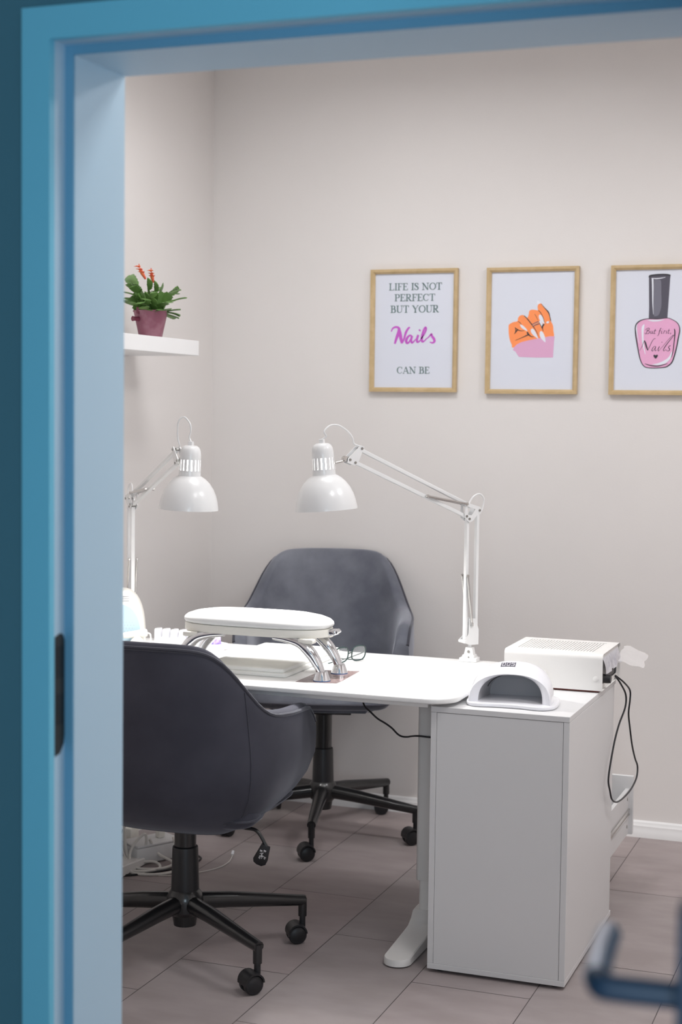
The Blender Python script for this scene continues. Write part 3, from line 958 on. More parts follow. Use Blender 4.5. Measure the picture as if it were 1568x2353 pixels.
# cushion: domed pad with a rolled edge
P = []
ol = pill(72)
for (sc, z) in ((0.0, 0.1755), (0.4, 0.1745), (0.7, 0.171), (0.86, 0.1655), (0.95, 0.1585), (0.99, 0.151), (0.997, 0.144), (0.975, 0.1375), (0.90, 0.1355), (0.0, 0.1355)):
    P.append([(x * sc, y * (sc if sc < 0.75 else 1 - (1 - sc) * 1.15), z) for (x, y) in ol])
mb = MB(); mb.grid(P, closev=True)
mb.build('cushion', 'leather', hr, smooth=60, weld=True)
mb = MB()
mb.prism([(x * 0.985, y * 0.97) for (x, y) in ol], 0.113, 0.1355, bevel=0.004, seg=2)
mb.build('tray', 'cream', hr)
mb = MB()                                   # small latch on the right end
mb.box(0.200, 0.236, -0.018, 0.026, 0.118, 0.134, r=0.004)
mb.tube([(0.2365, -0.012, 0.127), (0.2365, 0.020, 0.127)], 0.004, 10)
mb.build('latch', 'chrome', hr)
for sx in (-1, 1):
    for y in (-0.068, 0.068):
        mb = MB()
        pts = spline([(sx * 0.216, y, 0.022), (sx * 0.205, y, 0.045), (sx * 0.186, y, 0.073), (sx * 0.157, y, 0.098), (sx * 0.118, y, 0.1085), (sx * 0.074, y, 0.1125)], 6)
        rr = [0.0135 + 0.0065 * min(1, i / 12) - 0.010 * max(0, (i - 15) / 15) for i in range(len(pts))]
        mb.tube(pts, rr, 14, flat=0.8)
        lg = mb.build('leg', 'chrome', hr, smooth=60)
        mb = MB()
        mb.lathe([(0.0, 0.0005), (0.0235, 0.0005), (0.0240, 0.0035)], 28, Matrix.Translation((sx * 0.218, y, 0)))
        mb.build('rubber_ring', 'blue_rubber', lg)
        mb = MB()
        mb.lathe([(0.0240, 0.0032), (0.0235, 0.005), (0.0165, 0.024), (0.0150, 0.027), (0.0, 0.028)], 28, Matrix.Translation((sx * 0.218, y, 0)))
        mb.build('foot', 'chrome', lg)
        mb = MB()
        mb.box(sx * 0.196 if sx < 0 else 0.150, -0.150 if sx < 0 else 0.196, y - 0.016, y + 0.016, 0.100, 0.114, r=0.005)
        mb.build('leg_socket', 'cream', lg)

# card under the right-hand feet
cd = MB()
pts = [(-0.402, 0.060), (-0.292, 0.082), (-0.291, 0.122), (-0.302, 0.296), (-0.402, 0.27)]
cd.prism([(x + 0.35, y - 0.17) for (x, y) in pts], 0.0002, 0.0012)
tag(cd.build('card', 'card', loc=(-0.35, 0.17, DZ - 0.0012 + 0.0012)), 'rose brown card lying flat under two feet of the hand rest', 'card')
# folded white towel under the hand rest
tw_ = MB()
tw_.prism(rrect(-0.18, 0.085, -0.23, 0.235, 0.01, 3), 0.0002, 0.0115, bevel=0.003)
tw_.prism(rrect(-0.172, 0.075, -0.222, 0.23, 0.01, 3), 0.0112, 0.022, bevel=0.003)
tag(tw_.build('towel', 'towel', loc=(-0.535, 0.333, DZ)), 'folded white towel lying on the desk beneath the hand rest', 'towel')

# spectacles
gl = thing('glasses', 'dark-rimmed glasses lying folded on the desk behind the hand rest', 'glasses', (-0.381, 0.425, DZ), math.radians(62))
LT = Matrix.Translation((0, 0, 0.0035)) @ Matrix.Rotation(math.radians(8), 4, 'X')


def lens_outline(cx):
    return [(cx + 0.027 * math.copysign(abs(math.cos(a)) ** 0.75, math.cos(a)), 0.0, 0.0235 + 0.0225 * math.copysign(abs(math.sin(a)) ** 0.75, math.sin(a))) for a in [2 * PI * k / 32 for k in range(32)]]


mb = MB()
for cx in (-0.034, 0.034):
    mb.tube(lens_outline(cx), 0.0021, 8, mx=LT, closed=True)
mb.tube(spline([(-0.009, 0, 0.024), (0, -0.002, 0.028), (0.009, 0, 0.024)], 5), 0.0016, 8, mx=LT)
mb.build('rims', 'frame_dark', gl)
for cx in (-0.034, 0.034):
    mb = MB()
    mb.add([(x, y, z) for (x, y, z) in lens_outline(cx)], [tuple(range(32))], mx=LT)
    mb.build('lens', 'lens', gl, smooth=0)
for s_ in (-1, 1):
    mb = MB()
    yk = 0.008 + (0.005 if s_ > 0 else 0)
    mb.tube(spline([(s_ * 0.060, 0.002, 0.030), (s_ * 0.066, yk * 0.6, 0.028), (s_ * 0.060, yk, 0.022), (s_ * 0.0, yk + 0.003, 0.010), (-s_ * 0.045, yk + 0.004, 0.005), (-s_ * 0.066, yk + 0.004, 0.003)], 6), 0.0017, 8)
    mb.build('temple', 'frame_dark', gl)

# ================================================================== UV NAIL LAMP
uv = thing('nail_lamp', 'glossy white arched nail lamp standing on the cabinet', 'nail lamp', (0.185, 0.13, CH), math.radians(5))
mb = MB()
bo = spline([(-0.112, -0.062, 0), (-0.085, -0.086, 0), (-0.03, -0.080, 0), (0.03, -0.083, 0), (0.083, -0.094, 0), (0.116, -0.066, 0), (0.121, 0.0, 0), (0.108, 0.068, 0), (0.06, 0.100, 0), (0, 0.106, 0), (-0.06, 0.100, 0), (-0.108, 0.066, 0), (-0.119, 0.0, 0)], 6, True)
mb.prism([(p.x, p.y) for p in bo], 0.0006, 0.011, bevel=0.004, seg=3)
mb.build('base_tray', 'plastic', uv, smooth=50)


def dome(v, a, ins=0.0):
    """v 0 front .. 1 back, a 0 right .. pi left; ins narrows the sides more than the top"""
    hw = interp(v, [(0, 0.107), (0.3, 0.109), (0.55, 0.104), (0.8, 0.088), (1.0, 0.066), (1.1, 0.055)]) - ins
    hh = interp(v, [(0, 0.071), (0.12, 0.081), (0.28, 0.092), (0.45, 0.097), (0.62, 0.093), (0.8, 0.079), (1.0, 0.052), (1.1, 0.04)]) - ins * 0.22
    sa, ca = math.sin(a), math.cos(a)
    x = hw * math.copysign(abs(ca) ** 0.86, ca)
    z = 0.0105 + hh * abs(sa) ** 0.72
    y = -0.068 + 0.036 * sa ** 1.5 + 0.158 * v * (1 - 0.20 * sa)
    return (x, y, z)


NA = 40
rows = []
for v in [0, 0.06, 0.12, 0.2, 0.28, 0.36, 0.45, 0.54, 0.62, 0.72, 0.8, 0.88, 0.94]:
    rows.append([dome(v, PI * k / NA) for k in range(NA + 1)])
for (kk, dv) in ((0.90, 0.99), (0.72, 1.03), (0.45, 1.05), (0.0, 1.055)):
    base_ = [dome(dv, PI * k / NA) for k in range(NA + 1)]
    rows.append([(x * kk, y, 0.0105 + (z - 0.0105) * (0.35 + 0.65 * kk)) for (x, y, z) in base_])
mb = MB()
mb.grid(rows)
# front lip turning inwards
lip = [[dome(0, PI * k / NA) for k in range(NA + 1)]]
for (ins, dy) in ((0.002, -0.002), (0.011, 0.002), (0.020, 0.009), (0.0235, 0.014)):
    r_ = []
    for k in range(NA + 1):
        a = PI * k / NA
        x, y, z = dome(0, a, ins)
        r_.append((x, y + dy, z))
    lip.append(r_)
mb.grid(lip)
mb.build('shell', 'plastic', uv, smooth=60, weld=True)
mb = MB()
cav = []
for v in (0.07, 0.2, 0.4, 0.6, 0.8):
    cav.append([(dome(0, PI * k / NA, 0.0235)[0] * (1 - 0.22 * v * v), dome(v, PI * k / NA, 0.0235)[1], 0.0105 + (dome(0, PI * k / NA, 0.0235)[2] - 0.0105) * (1 - 0.25 * v * v)) for k in range(NA + 1)])
cav[0] = lip[-1]
mb.grid(cav)
mb.add(cav[-1], [tuple(range(NA + 1))])
cv = mb.build('cavity', 'grey', uv, smooth=60)
# seam of the removable floor plate inside
mb = MB()
sm = []
for k in range(4, NA - 3):
    x, y, z = cav[3][k]
    sm.append((x * 0.985, y, 0.0105 + (z - 0.0105) * 0.975))
mb.tube(sm, 0.0009, 6)
mb.build('cavity_seam', 'dark_line', uv)
# display with three figures, lying on the crown of the shell
def on_dome(x, v):
    # surface point above x at station v
    best = None
    for k in range(401):
        a = PI * k / 400
        p = dome(v, a)
        if best is None or abs(p[0] - x) < abs(best[0] - x):
            best = p
    return Vector(best) + Vector((0, -0.0003, 0.0006))


def dome_patch(mb, x0, x1, v0, v1, nx=6, nv=2, lift_=0.0, skew=0.0):
    P = []
    for i in range(nx + 1):
        row = []
        for j in range(nv + 1):
            v = v0 + (v1 - v0) * j / nv
            x = x0 + (x1 - x0) * i / nx + skew * (v - v0)
            row.append(on_dome(x, v) + Vector((0, -0.4, 1)).normalized() * lift_)
        P.append(row)
    mb.grid(P)


mb = MB(); dome_patch(mb, -0.034, 0.004, 0.20, 0.36, 8, 3, 0.0, 0.0)
mb.build('display', 'ink_dark', uv, smooth=60)
mb = MB()
SEG = {'0': 'abcdef', '9': 'abcdfg', '5': 'acdfg'}
for i, ch in enumerate('005'):
    xa = -0.0300 + i * 0.0115
    xb, va, vm_, vb = xa + 0.0080, 0.215, 0.28, 0.345
    w, hv = 0.0011, 0.014
    for s_ in SEG[ch]:
        if s_ == 'a': dome_patch(mb, xa, xb, vb - hv, vb, 3, 1, 0.0004)
        if s_ == 'd': dome_patch(mb, xa, xb, va, va + hv, 3, 1, 0.0004)
        if s_ == 'g': dome_patch(mb, xa, xb, vm_ - hv / 2, vm_ + hv / 2, 3, 1, 0.0004)
        if s_ == 'f': dome_patch(mb, xa, xa + w, vm_, vb, 1, 2, 0.0004)
        if s_ == 'e': dome_patch(mb, xa, xa + w, va, vm_, 1, 2, 0.0004)
        if s_ == 'b': dome_patch(mb, xb - w, xb, vm_, vb, 1, 2, 0.0004)
        if s_ == 'c': dome_patch(mb, xb - w, xb, va, vm_, 1, 2, 0.0004)
mb.build('display_figures', 'plastic', uv, smooth=60)

# ================================================================== DUST COLLECTOR
dc = thing('dust_collector', 'white metal box with slatted top and a filter sticking out, on the cabinet', 'dust collector', (0.235, 0.5, CH))
ax, ay = 0.235, 0.5
x0, x1, y0, y1, z0, z1 = 0.0985, 0.373, 0.367, 0.632, 0.006, 0.106
rr = 0.014
shell_pts = [(y0, z0)] + [(y0 + rr - rr * math.cos(a), z1 - rr + rr * math.sin(a)) for a in [k * PI / 12 for k in range(7)]] + [(y1 - rr + rr * math.sin(a), z1 - rr + rr * math.cos(a)) for a in [k * PI / 12 for k in range(7)]] + [(y1, z0)]
gx0, gx1, gy0, gy1 = 0.125, 0.343, 0.412, 0.585      # grille opening in the top
mb = MB()
# front, back walls with rounded shoulders, top as a ring round the grille
fshape = [p for p in shell_pts if p[0] < 0.45]
bshape = [p for p in shell_pts if p[0] > 0.55]
for sh_ in (fshape, bshape):
    mb.grid([[(x - ax, p[0] - ay, p[1]) for p in sh_] for x in (x0, x1)])
yt0, yt1 = y0 + rr, y1 - rr
for (a, b_, c, d) in ((x0, x1, yt0, gy0), (x0, x1, gy1, yt1), (x0, gx0, gy0, gy1), (gx1, x1, gy0, gy1)):
    mb.add([(a - ax, c - ay, z1), (b_ - ax, c - ay, z1), (b_ - ax, d - ay, z1), (a - ax, d - ay, z1)], [(0, 1, 2, 3)])
# left end closed, bottom
mb.add([(x0 - ax, p[0] - ay, p[1]) for p in shell_pts], [tuple(range(len(shell_pts)))])
mb.add([(x0 - ax, y0 - ay, z0), (x1 - ax, y0 - ay, z0), (x1 - ax, y1 - ay, z0), (x0 - ax, y1 - ay, z0)], [(0, 1, 2, 3)])
mb.build('housing', 'white_metal', dc, smooth=40)
mb = MB()                                   # right-hand end plate set back 5 mm, with an opening
xe = x1 - 0.006
op0, op1, oz0, oz1 = 0.405, 0.612, 0.020, 0.092
for (a, b_, c, d) in ((y0 + 0.001, y1 - 0.001, z0 + 0.001, oz0), (y0 + 0.001, y1 - 0.001, oz1, z1 - 0.002), (y0 + 0.001, op0, oz0, oz1), (op1, y1 - 0.001, oz0, oz1)):
    if d == z1 - 0.002:
        a, b_ = a + 0.006, b_ - 0.006
    mb.box(xe - 0.002 - ax, xe - ax, a - ay, b_ - ay, c, d)
mb.build('end_plate', 'white_metal', dc, smooth=0)
mb = MB()
mb.box(xe - 0.012 - ax, xe - 0.004 - ax, op0 - ay, op1 - ay, oz0, 0.060)
mb.box(xe - 0.012 - ax, xe - 0.004 - ax, op0 - ay, op1 - ay, 0.060, 0.0915)
mb.box(xe - 0.003 - ax, xe - 0.0025 - ax, 0.575 - ay, 0.600 - ay, 0.047, 0.0485, mi=1)
mb.box(xe - 0.003 - ax, xe - 0.0025 - ax, 0.575 - ay, 0.600 - ay, 0.036, 0.0375, mi=1)
mb.build('control_panel', ['black', 'white'], dc, smooth=0)
mb = MB()
mb.tube([(xe - 0.004 - ax, 0.418 - ay, 0.033), (xe + 0.010 - ax, 0.418 - ay, 0.033), (xe + 0.020 - ax, 0.418 - ay, 0.033)], [0.0125, 0.0125, 0.0115], 24)
mb.build('knob', 'black', dc, smooth=40)
mb = MB()                                   # slats
ns = 26
for k in range(ns):
    xa = gx0 + (gx1 - gx0) * k / ns
    mb.box(xa + 0.0012 - ax, xa + 0.0066 - ax, gy0 - ay, gy1 - ay, z1 - 0.0035, z1 - 0.0012)
mb.box(gx0 - ax, gx1 - ax, gy0 - ay, gy1 - ay, z1 - 0.012, z1 - 0.0100, mi=1)
for (a, b_, c, d) in ((gx0 - 0.0012, gx0, gy0, gy1), (gx1, gx1 + 0.0012, gy0, gy1), (gx0, gx1, gy0 - 0.0012, gy0), (gx0, gx1, gy1, gy1 + 0.0012)):
    mb.box(a - ax, b_ - ax, c - ay, d - ay, z1 - 0.011, z1 - 0.0002)
mb.build('grille', ['white_metal', 'grey'], dc, smooth=0)
for (x, z) in ((0.212, 0.045), (0.355, 0.038)):
    MB().lathe([(0.0078, 0), (0.0078, 0.0008), (0.0068, 0.0014)], 20, Matrix.Translation((x - ax, y0 - ay, z)) @ Matrix.Rotation(PI / 2, 4, 'X'), cap1=True).build('screw_cap', 'white_metal', dc)
mb = MB()
mb.box(x0 + 0.01 - ax, x1 - 0.012 - ax, y0 + 0.010 - ay, y1 - 0.01 - ay, 0.0005, 0.0055)
mb.build('foot_strip', 'red_rubber', dc, smooth=0)
# filter sheet hanging out of the end
mb = MB()
P = []
random.seed(5)
for i in range(19):
    u = i / 18
    y = 0.392 + u * 0.225
    row = []
    for j in range(9):
        w_ = j / 8
        xx = xe - 0.003 + 0.014 * w_ ** 0.6 + 0.0035 * math.sin(u * 17 + w_ * 3) * w_
        zz = 0.095 - 0.049 * w_ ** 1.3 * (1 - 0.12 * u) + 0.0015 * math.sin(u * 31) * w_
        row.append((xx - ax, y - ay + 0.004 * w_ * u, zz))
    P.append(row)
mb.grid(P)
fl = mb.build('filter_sheet', 'tissue', dc, smooth=80)
mb = MB()
P = []
for i in range(9):
    u = i / 8
    row = []
    for j in range(9):
        w_ = j / 8
        xx = xe + 0.016 + 0.062 * w_ + 0.003 * math.sin(u * 9)
        yy = 0.545 + 0.085 * u + 0.045 * w_
        zz = 0.085 - 0.034 * (1 - u) * (0.6 + 0.4 * w_) + 0.012 * u - 0.010 * w_ - 0.022 * w_ * w_ * u + 0.002 * math.sin(u * 12 + w_ * 9)
        row.append((xx - ax, yy - ay, zz))
    P.append(row)
mb.grid(P)
mb.build('filter_corner', 'tissue_thin', dc, smooth=80)
# its lead, looped down beside the cabinet
mb = MB()
mb.tube(spline([(0.362, 0.60, 0.7145), (0.371, 0.585, 0.712), (0.383, 0.598, 0.690), (0.392, 0.63, 0.655), (0.393, 0.62, 0.62), (0.385, 0.575, 0.58), (0.380, 0.54, 0.54), (0.378, 0.495, 0.487), (0.377, 0.470, 0.44), (0.378, 0.492, 0.405), (0.380, 0.515, 0.375), (0.383, 0.58, 0.353), (0.386, 0.68, 0.345),
                (0.389, 0.78, 0.348), (0.391, 0.855, 0.365), (0.390, 0.875, 0.395), (0.389, 0.83, 0.43), (0.389, 0.775, 0.48), (0.390, 0.725, 0.54), (0.391, 0.69, 0.59), (0.395, 0.685, 0.63), (0.395, 0.680, 0.66), (0.388, 0.625, 0.690), (0.374, 0.59, 0.711), (0.362, 0.602, 0.7145)], 6), 0.0026, 8)
mb.v = [(x - ax, y - ay, z - CH) for (x, y, z) in mb.v]
mb.build('power_lead', 'black_cable', dc)['label'] = 'black power lead looping down beside the cabinet'

# ================================================================== NAIL DRILL, RACK, PURPLE FOAM
nd = thing('nail_drill', 'cream and pale blue nail drill box half hidden behind the door frame', 'nail drill', (-1.168, 0.50, DZ), math.radians(24))
NQ = 20


def arch_out(w, h, z0):
    return [(w, z0)] + [(w * math.copysign(abs(math.cos(a)) ** 0.9, math.cos(a)), z0 + (h - z0) * (abs(math.sin(a)) ** 0.72)) for a in [PI * k / NQ for k in range(1, NQ)]] + [(-w, z0)]


mb = MB()
RX = Matrix.Rotation(PI / 2, 4, 'X')
mb.prism(arch_out(0.072, 0.170, 0.001), -0.055, 0.055, mx=RX, bevel=0.012, seg=3)
mb.build('body', 'cream', nd, smooth=50)
mb = MB()
mb.prism([(x - 0.004, z) for (x, z) in arch_out(0.067, 0.128, 0.006)], 0.0545, 0.0565, mx=RX)
mb.build('front_panel', 'pale_blue', nd, smooth=40)
mb = MB()
for r_ in range(5):
    for c in range(9):
        mb.lathe([(0.0013, 0), (0.0013, 0.0004)], 8, Matrix.Translation((-0.04 + c * 0.0095 + (0.0045 if r_ % 2 else 0), -0.0566, 0.035 + 0.0095 * r_)) @ Matrix.Rotation(PI / 2, 4, 'X'), cap1=True)
mb.build('speaker_hole', 'grey', nd, smooth=0)
mb = MB()
for k in range(3):
    mb.box(-0.05, 0.026, -0.0565, -0.050, 0.138 + 0.007 * k, 0.1405 + 0.007 * k)
mb.build('vent', 'grey', nd, smooth=0)
mb = MB()
mb.prism(spline([(-0.018, 0.0), (0.028, 0.0), (0.024, 0.016), (0.012, 0.030), (-0.002, 0.030), (-0.012, 0.018)] and [(-0.018, 0.0, 0), (0.030, 0.0, 0), (0.026, 0.018, 0), (0.010, 0.034, 0), (-0.004, 0.030, 0), (-0.014, 0.014, 0)], 4, True), -0.012, 0.012, mx=Matrix.Translation((0.050, -0.085, 0.002)) @ RX) if False else None
mb.prism([(-0.022, 0.0), (0.030, 0.0), (0.026, 0.018), (0.016, 0.032), (0.002, 0.034), (-0.010, 0.022)], -0.014, 0.014, mx=Matrix.Translation((0.045, -0.080, 0.001)) @ RX, bevel=0.003)
mb.build('cradle', 'cream', nd, smooth=40)
mb = MB()
mb.tube([(0.010, -0.092, 0.036), (0.022, -0.089, 0.037), (0.050, -0.080, 0.040), (0.074, -0.074, 0.042), (0.082, -0.072, 0.0425)], [0.0085, 0.0100, 0.0105, 0.0125, 0.011], 20)
hp = mb.build('handpiece', 'cream', nd, smooth=50)
mb = MB()
mb.tube(spline([(0.082, -0.072, 0.0425), (0.092, -0.066, 0.036), (0.092, -0.066, 0.014), (0.078, -0.090, 0.004), (0.03, -0.110, 0.004), (-0.01, -0.09, 0.018), (-0.02, -0.062, 0.026)], 6), 0.0028, 8)
mb.build('handpiece_lead', 'white_cable', hp)
MB().lathe([(0.005, 0), (0.005, 0.006), (0.0, 0.006)], 12, Matrix.Translation((-0.030, -0.0565, 0.018)) @ Matrix.Rotation(PI / 2, 4, 'X')).build('jack_plug', 'yellow', nd)

# notched rest for tools
rk = thing('tool_rest', 'white wavy rest with upright teeth beside the nail drill', 'tool rest', (-1.030, 0.606, DZ), math.radians(0))
mb = MB()
n_t = 5
prof = [(-0.073, 0.0005)]
w = 0.0292
out = [(-0.073, 0.0)]
for k in range(n_t):
    xa = -0.073 + k * w
    out += [(xa + 0.0005, 0.034), (xa + 0.003, 0.0385), (xa + 0.0145, 0.0385), (xa + 0.017, 0.034), (xa + 0.0195, 0.012)]
    if k < n_t - 1:
        out += [(xa + 0.0272, 0.012)]
out += [(0.066, 0.0)]
mb.prism(out[::-1], -0.012, 0.012, mx=RX)
mb.build('rest_body', 'plastic', rk, smooth=30)

# small open packet with lilac foam
pk = thing('foam_tray', 'small white tray holding lilac foam pieces behind the hand rest', 'tray', (-0.855, 0.495, DZ), math.radians(-25))
mb = MB()
P = []
for (wx, wy, z) in ((0.040, 0.020, 0.0005), (0.046, 0.026, 0.020), (0.048, 0.028, 0.022), (0.044, 0.024, 0.0215), (0.038, 0.018, 0.002)):
    P.append([(x, y, z) for (x, y) in rrect(-wx, wx, -wy, wy, 0.008, 4)])
mb.grid(P, closev=True)
mb.add(P[-1], [tuple(range(len(P[-1])))]); mb.add(P[0], [tuple(range(len(P[0])))])
mb.build('tray_body', 'plastic', pk, smooth=40, weld=True)
for (x, rot_) in ((-0.019, 0.5), (0.019, -0.3)):
    MB().box(-0.013, 0.013, -0.012, 0.012, 0, 0.040, r=0.004, mx=Matrix.Translation((x, 0, 0.003)) @ Matrix.Rotation(rot_, 4, 'Z')).build('foam_piece', 'purple', pk)

# ================================================================== SHELF AND POT PLANT
sh = MB().box(XL + 0.0005 + 1.225, -1.102 + 1.225, -0.55, 0.35, 0, 0.049, r=0.0012, seg=1).build('wall_shelf', 'white_trim', loc=(-1.225, 0.5565, 1.6375))
tag(sh, 'thick white floating shelf on the left wall carrying the pot plant', 'shelf')
PZ = 1.687
pp = thing('pot_plant', 'leafy green cactus with two orange blooms in a plum pot on the shelf', 'plant', (-1.205, 0.757, PZ))
mb = MB()
mb.lathe([(0.0, 0.0005), (0.036, 0.0005), (0.037, 0.003), (0.0550, 0.086), (0.0575, 0.087), (0.0580, 0.090), (0.0560, 0.091), (0.0525, 0.087), (0.046, 0.06), (0.0, 0.058)], 40)
pot = mb.build('pot', 'pot', pp, smooth=40)
MB().lathe([(0.051, 0.078), (0.03, 0.082), (0.0, 0.084)], 24).build('soil', 'soil', pp)
mb = MB()
mb.tube([(-0.020, -0.046, 0.062), (-0.026, -0.062, 0.062), (-0.029, -0.069, 0.062)], [0.0075, 0.0065, 0.0085], 14)
mb.box(-0.024, -0.014, -0.056, -0.048, 0.078, 0.100, r=0.002)
mb.build('pot_lug', 'pot_dark', pot)
random.seed(11)


def cactus_leaf(mb, p, d, up_, L, wd, curl):
    """flat notched segment, a few millimetres thick"""
    d = d.normalized()
    side = d.cross(up_).normalized()
    nn = side.cross(d).normalized()
    prof = [(0, 0.22), (0.12, 0.5), (0.25, 0.75), (0.36, 0.92), (0.42, 0.78), (0.56, 1.0), (0.63, 0.85), (0.78, 1.0), (0.86, 0.84), (0.97, 0.88), (1.0, 0.45), (0.985, 0.0)]
    top, bot = [], []
    th = 0.0020
    for (t_, w_) in prof:
        c = p + d * (L * t_) + nn * (-curl * L * t_ * t_)
        top.append((c + side * wd * w_ + nn * th * 0.4, c + nn * th * 1.4, c - side * wd * w_ + nn * th * 0.4))
        bot.append((c + side * wd * w_ - nn * th * 0.4, c - nn * th * 1.2, c - side * wd * w_ - nn * th * 0.4))
    P = [[a[0], a[1], a[2], b_[2], b_[1], b_[0]] for a, b_ in zip(top, bot)]
    mb.grid([[tuple(q) for q in row] for row in P], closev=True)
    mb.add([tuple(q) for q in P[-1]], [(0, 1, 2, 3, 4, 5)]); mb.add([tuple(q) for q in P[0]], [(0, 1, 2, 3, 4, 5)])
    return p + d * L * 0.96 - nn * curl * L * 0.92


mb = MB()
tips = []
for k in range(44):
    az = k * 2.399 + random.uniform(-0.3, 0.3)
    el = random.choice([0.2, 0.45, 0.75, 0.95, 1.15, 1.35, 1.5])
    r0 = 0.010 + 0.018 * random.random()
    p = Vector((r0 * math.cos(az), r0 * math.sin(az), 0.080))
    nseg = 2 if el < 0.6 else random.choice([2, 3, 3])
    L = random.uniform(0.036, 0.046)
    e = el
    for s_ in range(nseg):
        d = Vector((math.cos(az) * math.cos(e), math.sin(az) * math.cos(e), math.sin(e)))
        upv = Vector((math.cos(az + 1.5 + random.uniform(-1, 1)), math.sin(az + 1.5), 0.6))
        if e < 0.7:
            upv = Vector((0, 0, 1)) + 0.35 * Vector((random.uniform(-1, 1), random.uniform(-1, 1), 0))
        p = cactus_leaf(mb, p, d, upv, L, random.uniform(0.0125, 0.0175), random.uniform(0.05, 0.25))
        e -= random.uniform(0.15, 0.45)
        az += random.uniform(-0.35, 0.35)
        if p.x < -0.125:
            break
    tips.append(p)
mb.build('foliage', 'leaf', pp, smooth=25)
for (px, py, pz, tx, ty) in ((-0.004, -0.030, 0.192, -0.006, -0.026), (0.0, 0.018, 0.184, 0.0, -0.014)):
    mb = MB()
    base_ = Vector((px, py, pz))
    mb.tube([base_, base_ + Vector((tx * 0.6, ty * 0.6, 0.016)), base_ + Vector((tx, ty, 0.030))], [0.0035, 0.006, 0.005], 10)
    for ring in range(3):
        for k in range(7):
            a = k * 2 * PI / 7 + ring * 0.4
            o = base_ + Vector((tx * (0.5 + 0.35 * ring), ty * (0.5 + 0.35 * ring), 0.012 + 0.011 * ring))
            q = o + Vector((0.011 * math.cos(a) + tx * 0.3, 0.011 * math.sin(a) + ty * 0.3, 0.010 - 0.004 * ring))
            mb.tube([o, (o + q) / 2 + Vector((0, 0, 0.003)), q], [0.0022, 0.0034, 0.0008], 6, flat=0.5)
    mb.tube([base_ + Vector((tx, ty, 0.030)), base_ + Vector((tx * 1.25, ty * 1.2, 0.045))], [0.0012, 0.0016], 6)
    mb.build('bloom', 'flower', pp, smooth=60)

# ================================================================== CABLES ON THE FLOOR
cb = thing('cable_box', 'low white plastic cable box on the floor under the desk by the left wall', 'box', (-1.135, 0.665, 0), math.radians(60))
mb = MB()
mb.box(-0.10, 0.075, -0.055, 0.055, 0.003, 0.056, r=0.006)
mb.build('box_body', 'white', cb)
MB().box(-0.098, 0.073, -0.053, 0.053, 0.0565, 0.064, r=0.003).build('box_lid', 'white', cb)
mb = MB()
mb.box(0.01, 0.034, -0.012, 0.012, 0.064, 0.094, r=0.004)
mb.build('plug', 'cream', cb)
ad = MB().box(-0.045, 0.045, -0.03, 0.03, 0, 0.075, r=0.006).build('power_adapter', 'cream', loc=(-1.285, 0.73, 0.0005))
tag(ad, 'cream power adapter on the floor behind the cable box', 'adapter')
mb = MB()
random.seed(2)
mb.tube(spline([(-1.24, 0.60, 0.35), (-1.20, 0.565, 0.20), (-1.185, 0.56, 0.06), (-1.165, 0.56, 0.02), (-1.13, 0.585, 0.05), (-1.125, 0.58, 0.10), (-1.15, 0.56, 0.075), (-1.16, 0.54, 0.03), (-1.12, 0.52, 0.006), (-1.05, 0.545, 0.006), (-1.04, 0.61, 0.008), (-1.10, 0.62, 0.03), (-1.12, 0.60, 0.08)], 8), 0.0048, 8)
tag(mb.build('white_cable', 'white_cable'), 'thick white cable hanging in a loop onto the floor under the desk', 'cable')
mb = MB()
mb.tube(spline([(-1.24, 0.52, 0.0045), (-1.17, 0.49, 0.0045), (-1.09, 0.50, 0.0045), (-1.06, 0.555, 0.0045), (-1.095, 0.585, 0.012), (-1.15, 0.55, 0.013), (-1.16, 0.505, 0.013), (-1.10, 0.47, 0.005), (-1.02, 0.50, 0.005), (-1.00, 0.56, 0.010), (-1.02, 0.60, 0.05), (-1.05, 0.63, 0.085)], 8), 0.0045, 8)
tag(mb.build('white_cable', 'white_cable'), 'thick white cable coiled flat on the floor in front of the cable box', 'cable')
mb = MB()
mb.tube(spline([(-1.22, 0.62, 0.30), (-1.18, 0.58, 0.16), (-1.23, 0.53, 0.05), (-1.24, 0.47, 0.0032), (-1.13, 0.445, 0.0032), (-1.05, 0.52, 0.0032), (-0.99, 0.62, 0.0032), (-0.985, 0.70, 0.0032), (-1.02, 0.74, 0.0032)], 8), 0.003, 8)
tag(mb.build('black_cable', 'black_cable'), 'black cable curving on the floor round the cable box', 'cable')
tc_ = thing('charging_cable', 'thin white cable on the floor ending in a small white plug', 'cable', (-0.95, 0.6, 0))
mb = MB()
mb.tube(spline([(-0.32, -0.03, 0.25), (-0.27, -0.05, 0.12), (-0.20, -0.08, 0.016), (-0.12, -0.11, 0.0025), (-0.045, -0.10, 0.0025), (0.025, -0.03, 0.0025), (0.058, 0.035, 0.0025), (0.062, 0.10, 0.0025), (0.052, 0.15, 0.004), (0.046, 0.170, 0.010)], 8), 0.0016, 6)
mb.build('lead', 'white_cable', tc_)
MB().tube([(0.046, 0.168, 0.008), (0.0435, 0.180, 0.016)], [0.005, 0.0048], 12).build('plug', 'plastic', tc_)
mb = MB()
mb.tube(spline([(-0.30, 0.3, 0.6995), (-0.297, 0.3, 0.665), (-0.289, 0.3, 0.630), (-0.268, 0.3, 0.610), (-0.248, 0.3, 0.594), (-0.226, 0.3, 0.583), (-0.206, 0.3, 0.571), (-0.188, 0.3, 0.555), (-0.174, 0.3, 0.549), (-0.155, 0.29, 0.5515), (-0.142, 0.28, 0.556), (-0.118, 0.262, 0.5625), (-0.088, 0.262, 0.562), (-0.045, 0.262, 0.561), (-0.012, 0.28, 0.545)], 8), 0.0026, 8)
tag(mb.build('black_cable', 'black_cable'), 'black cable sagging under the desk top towards the steel leg', 'cable')


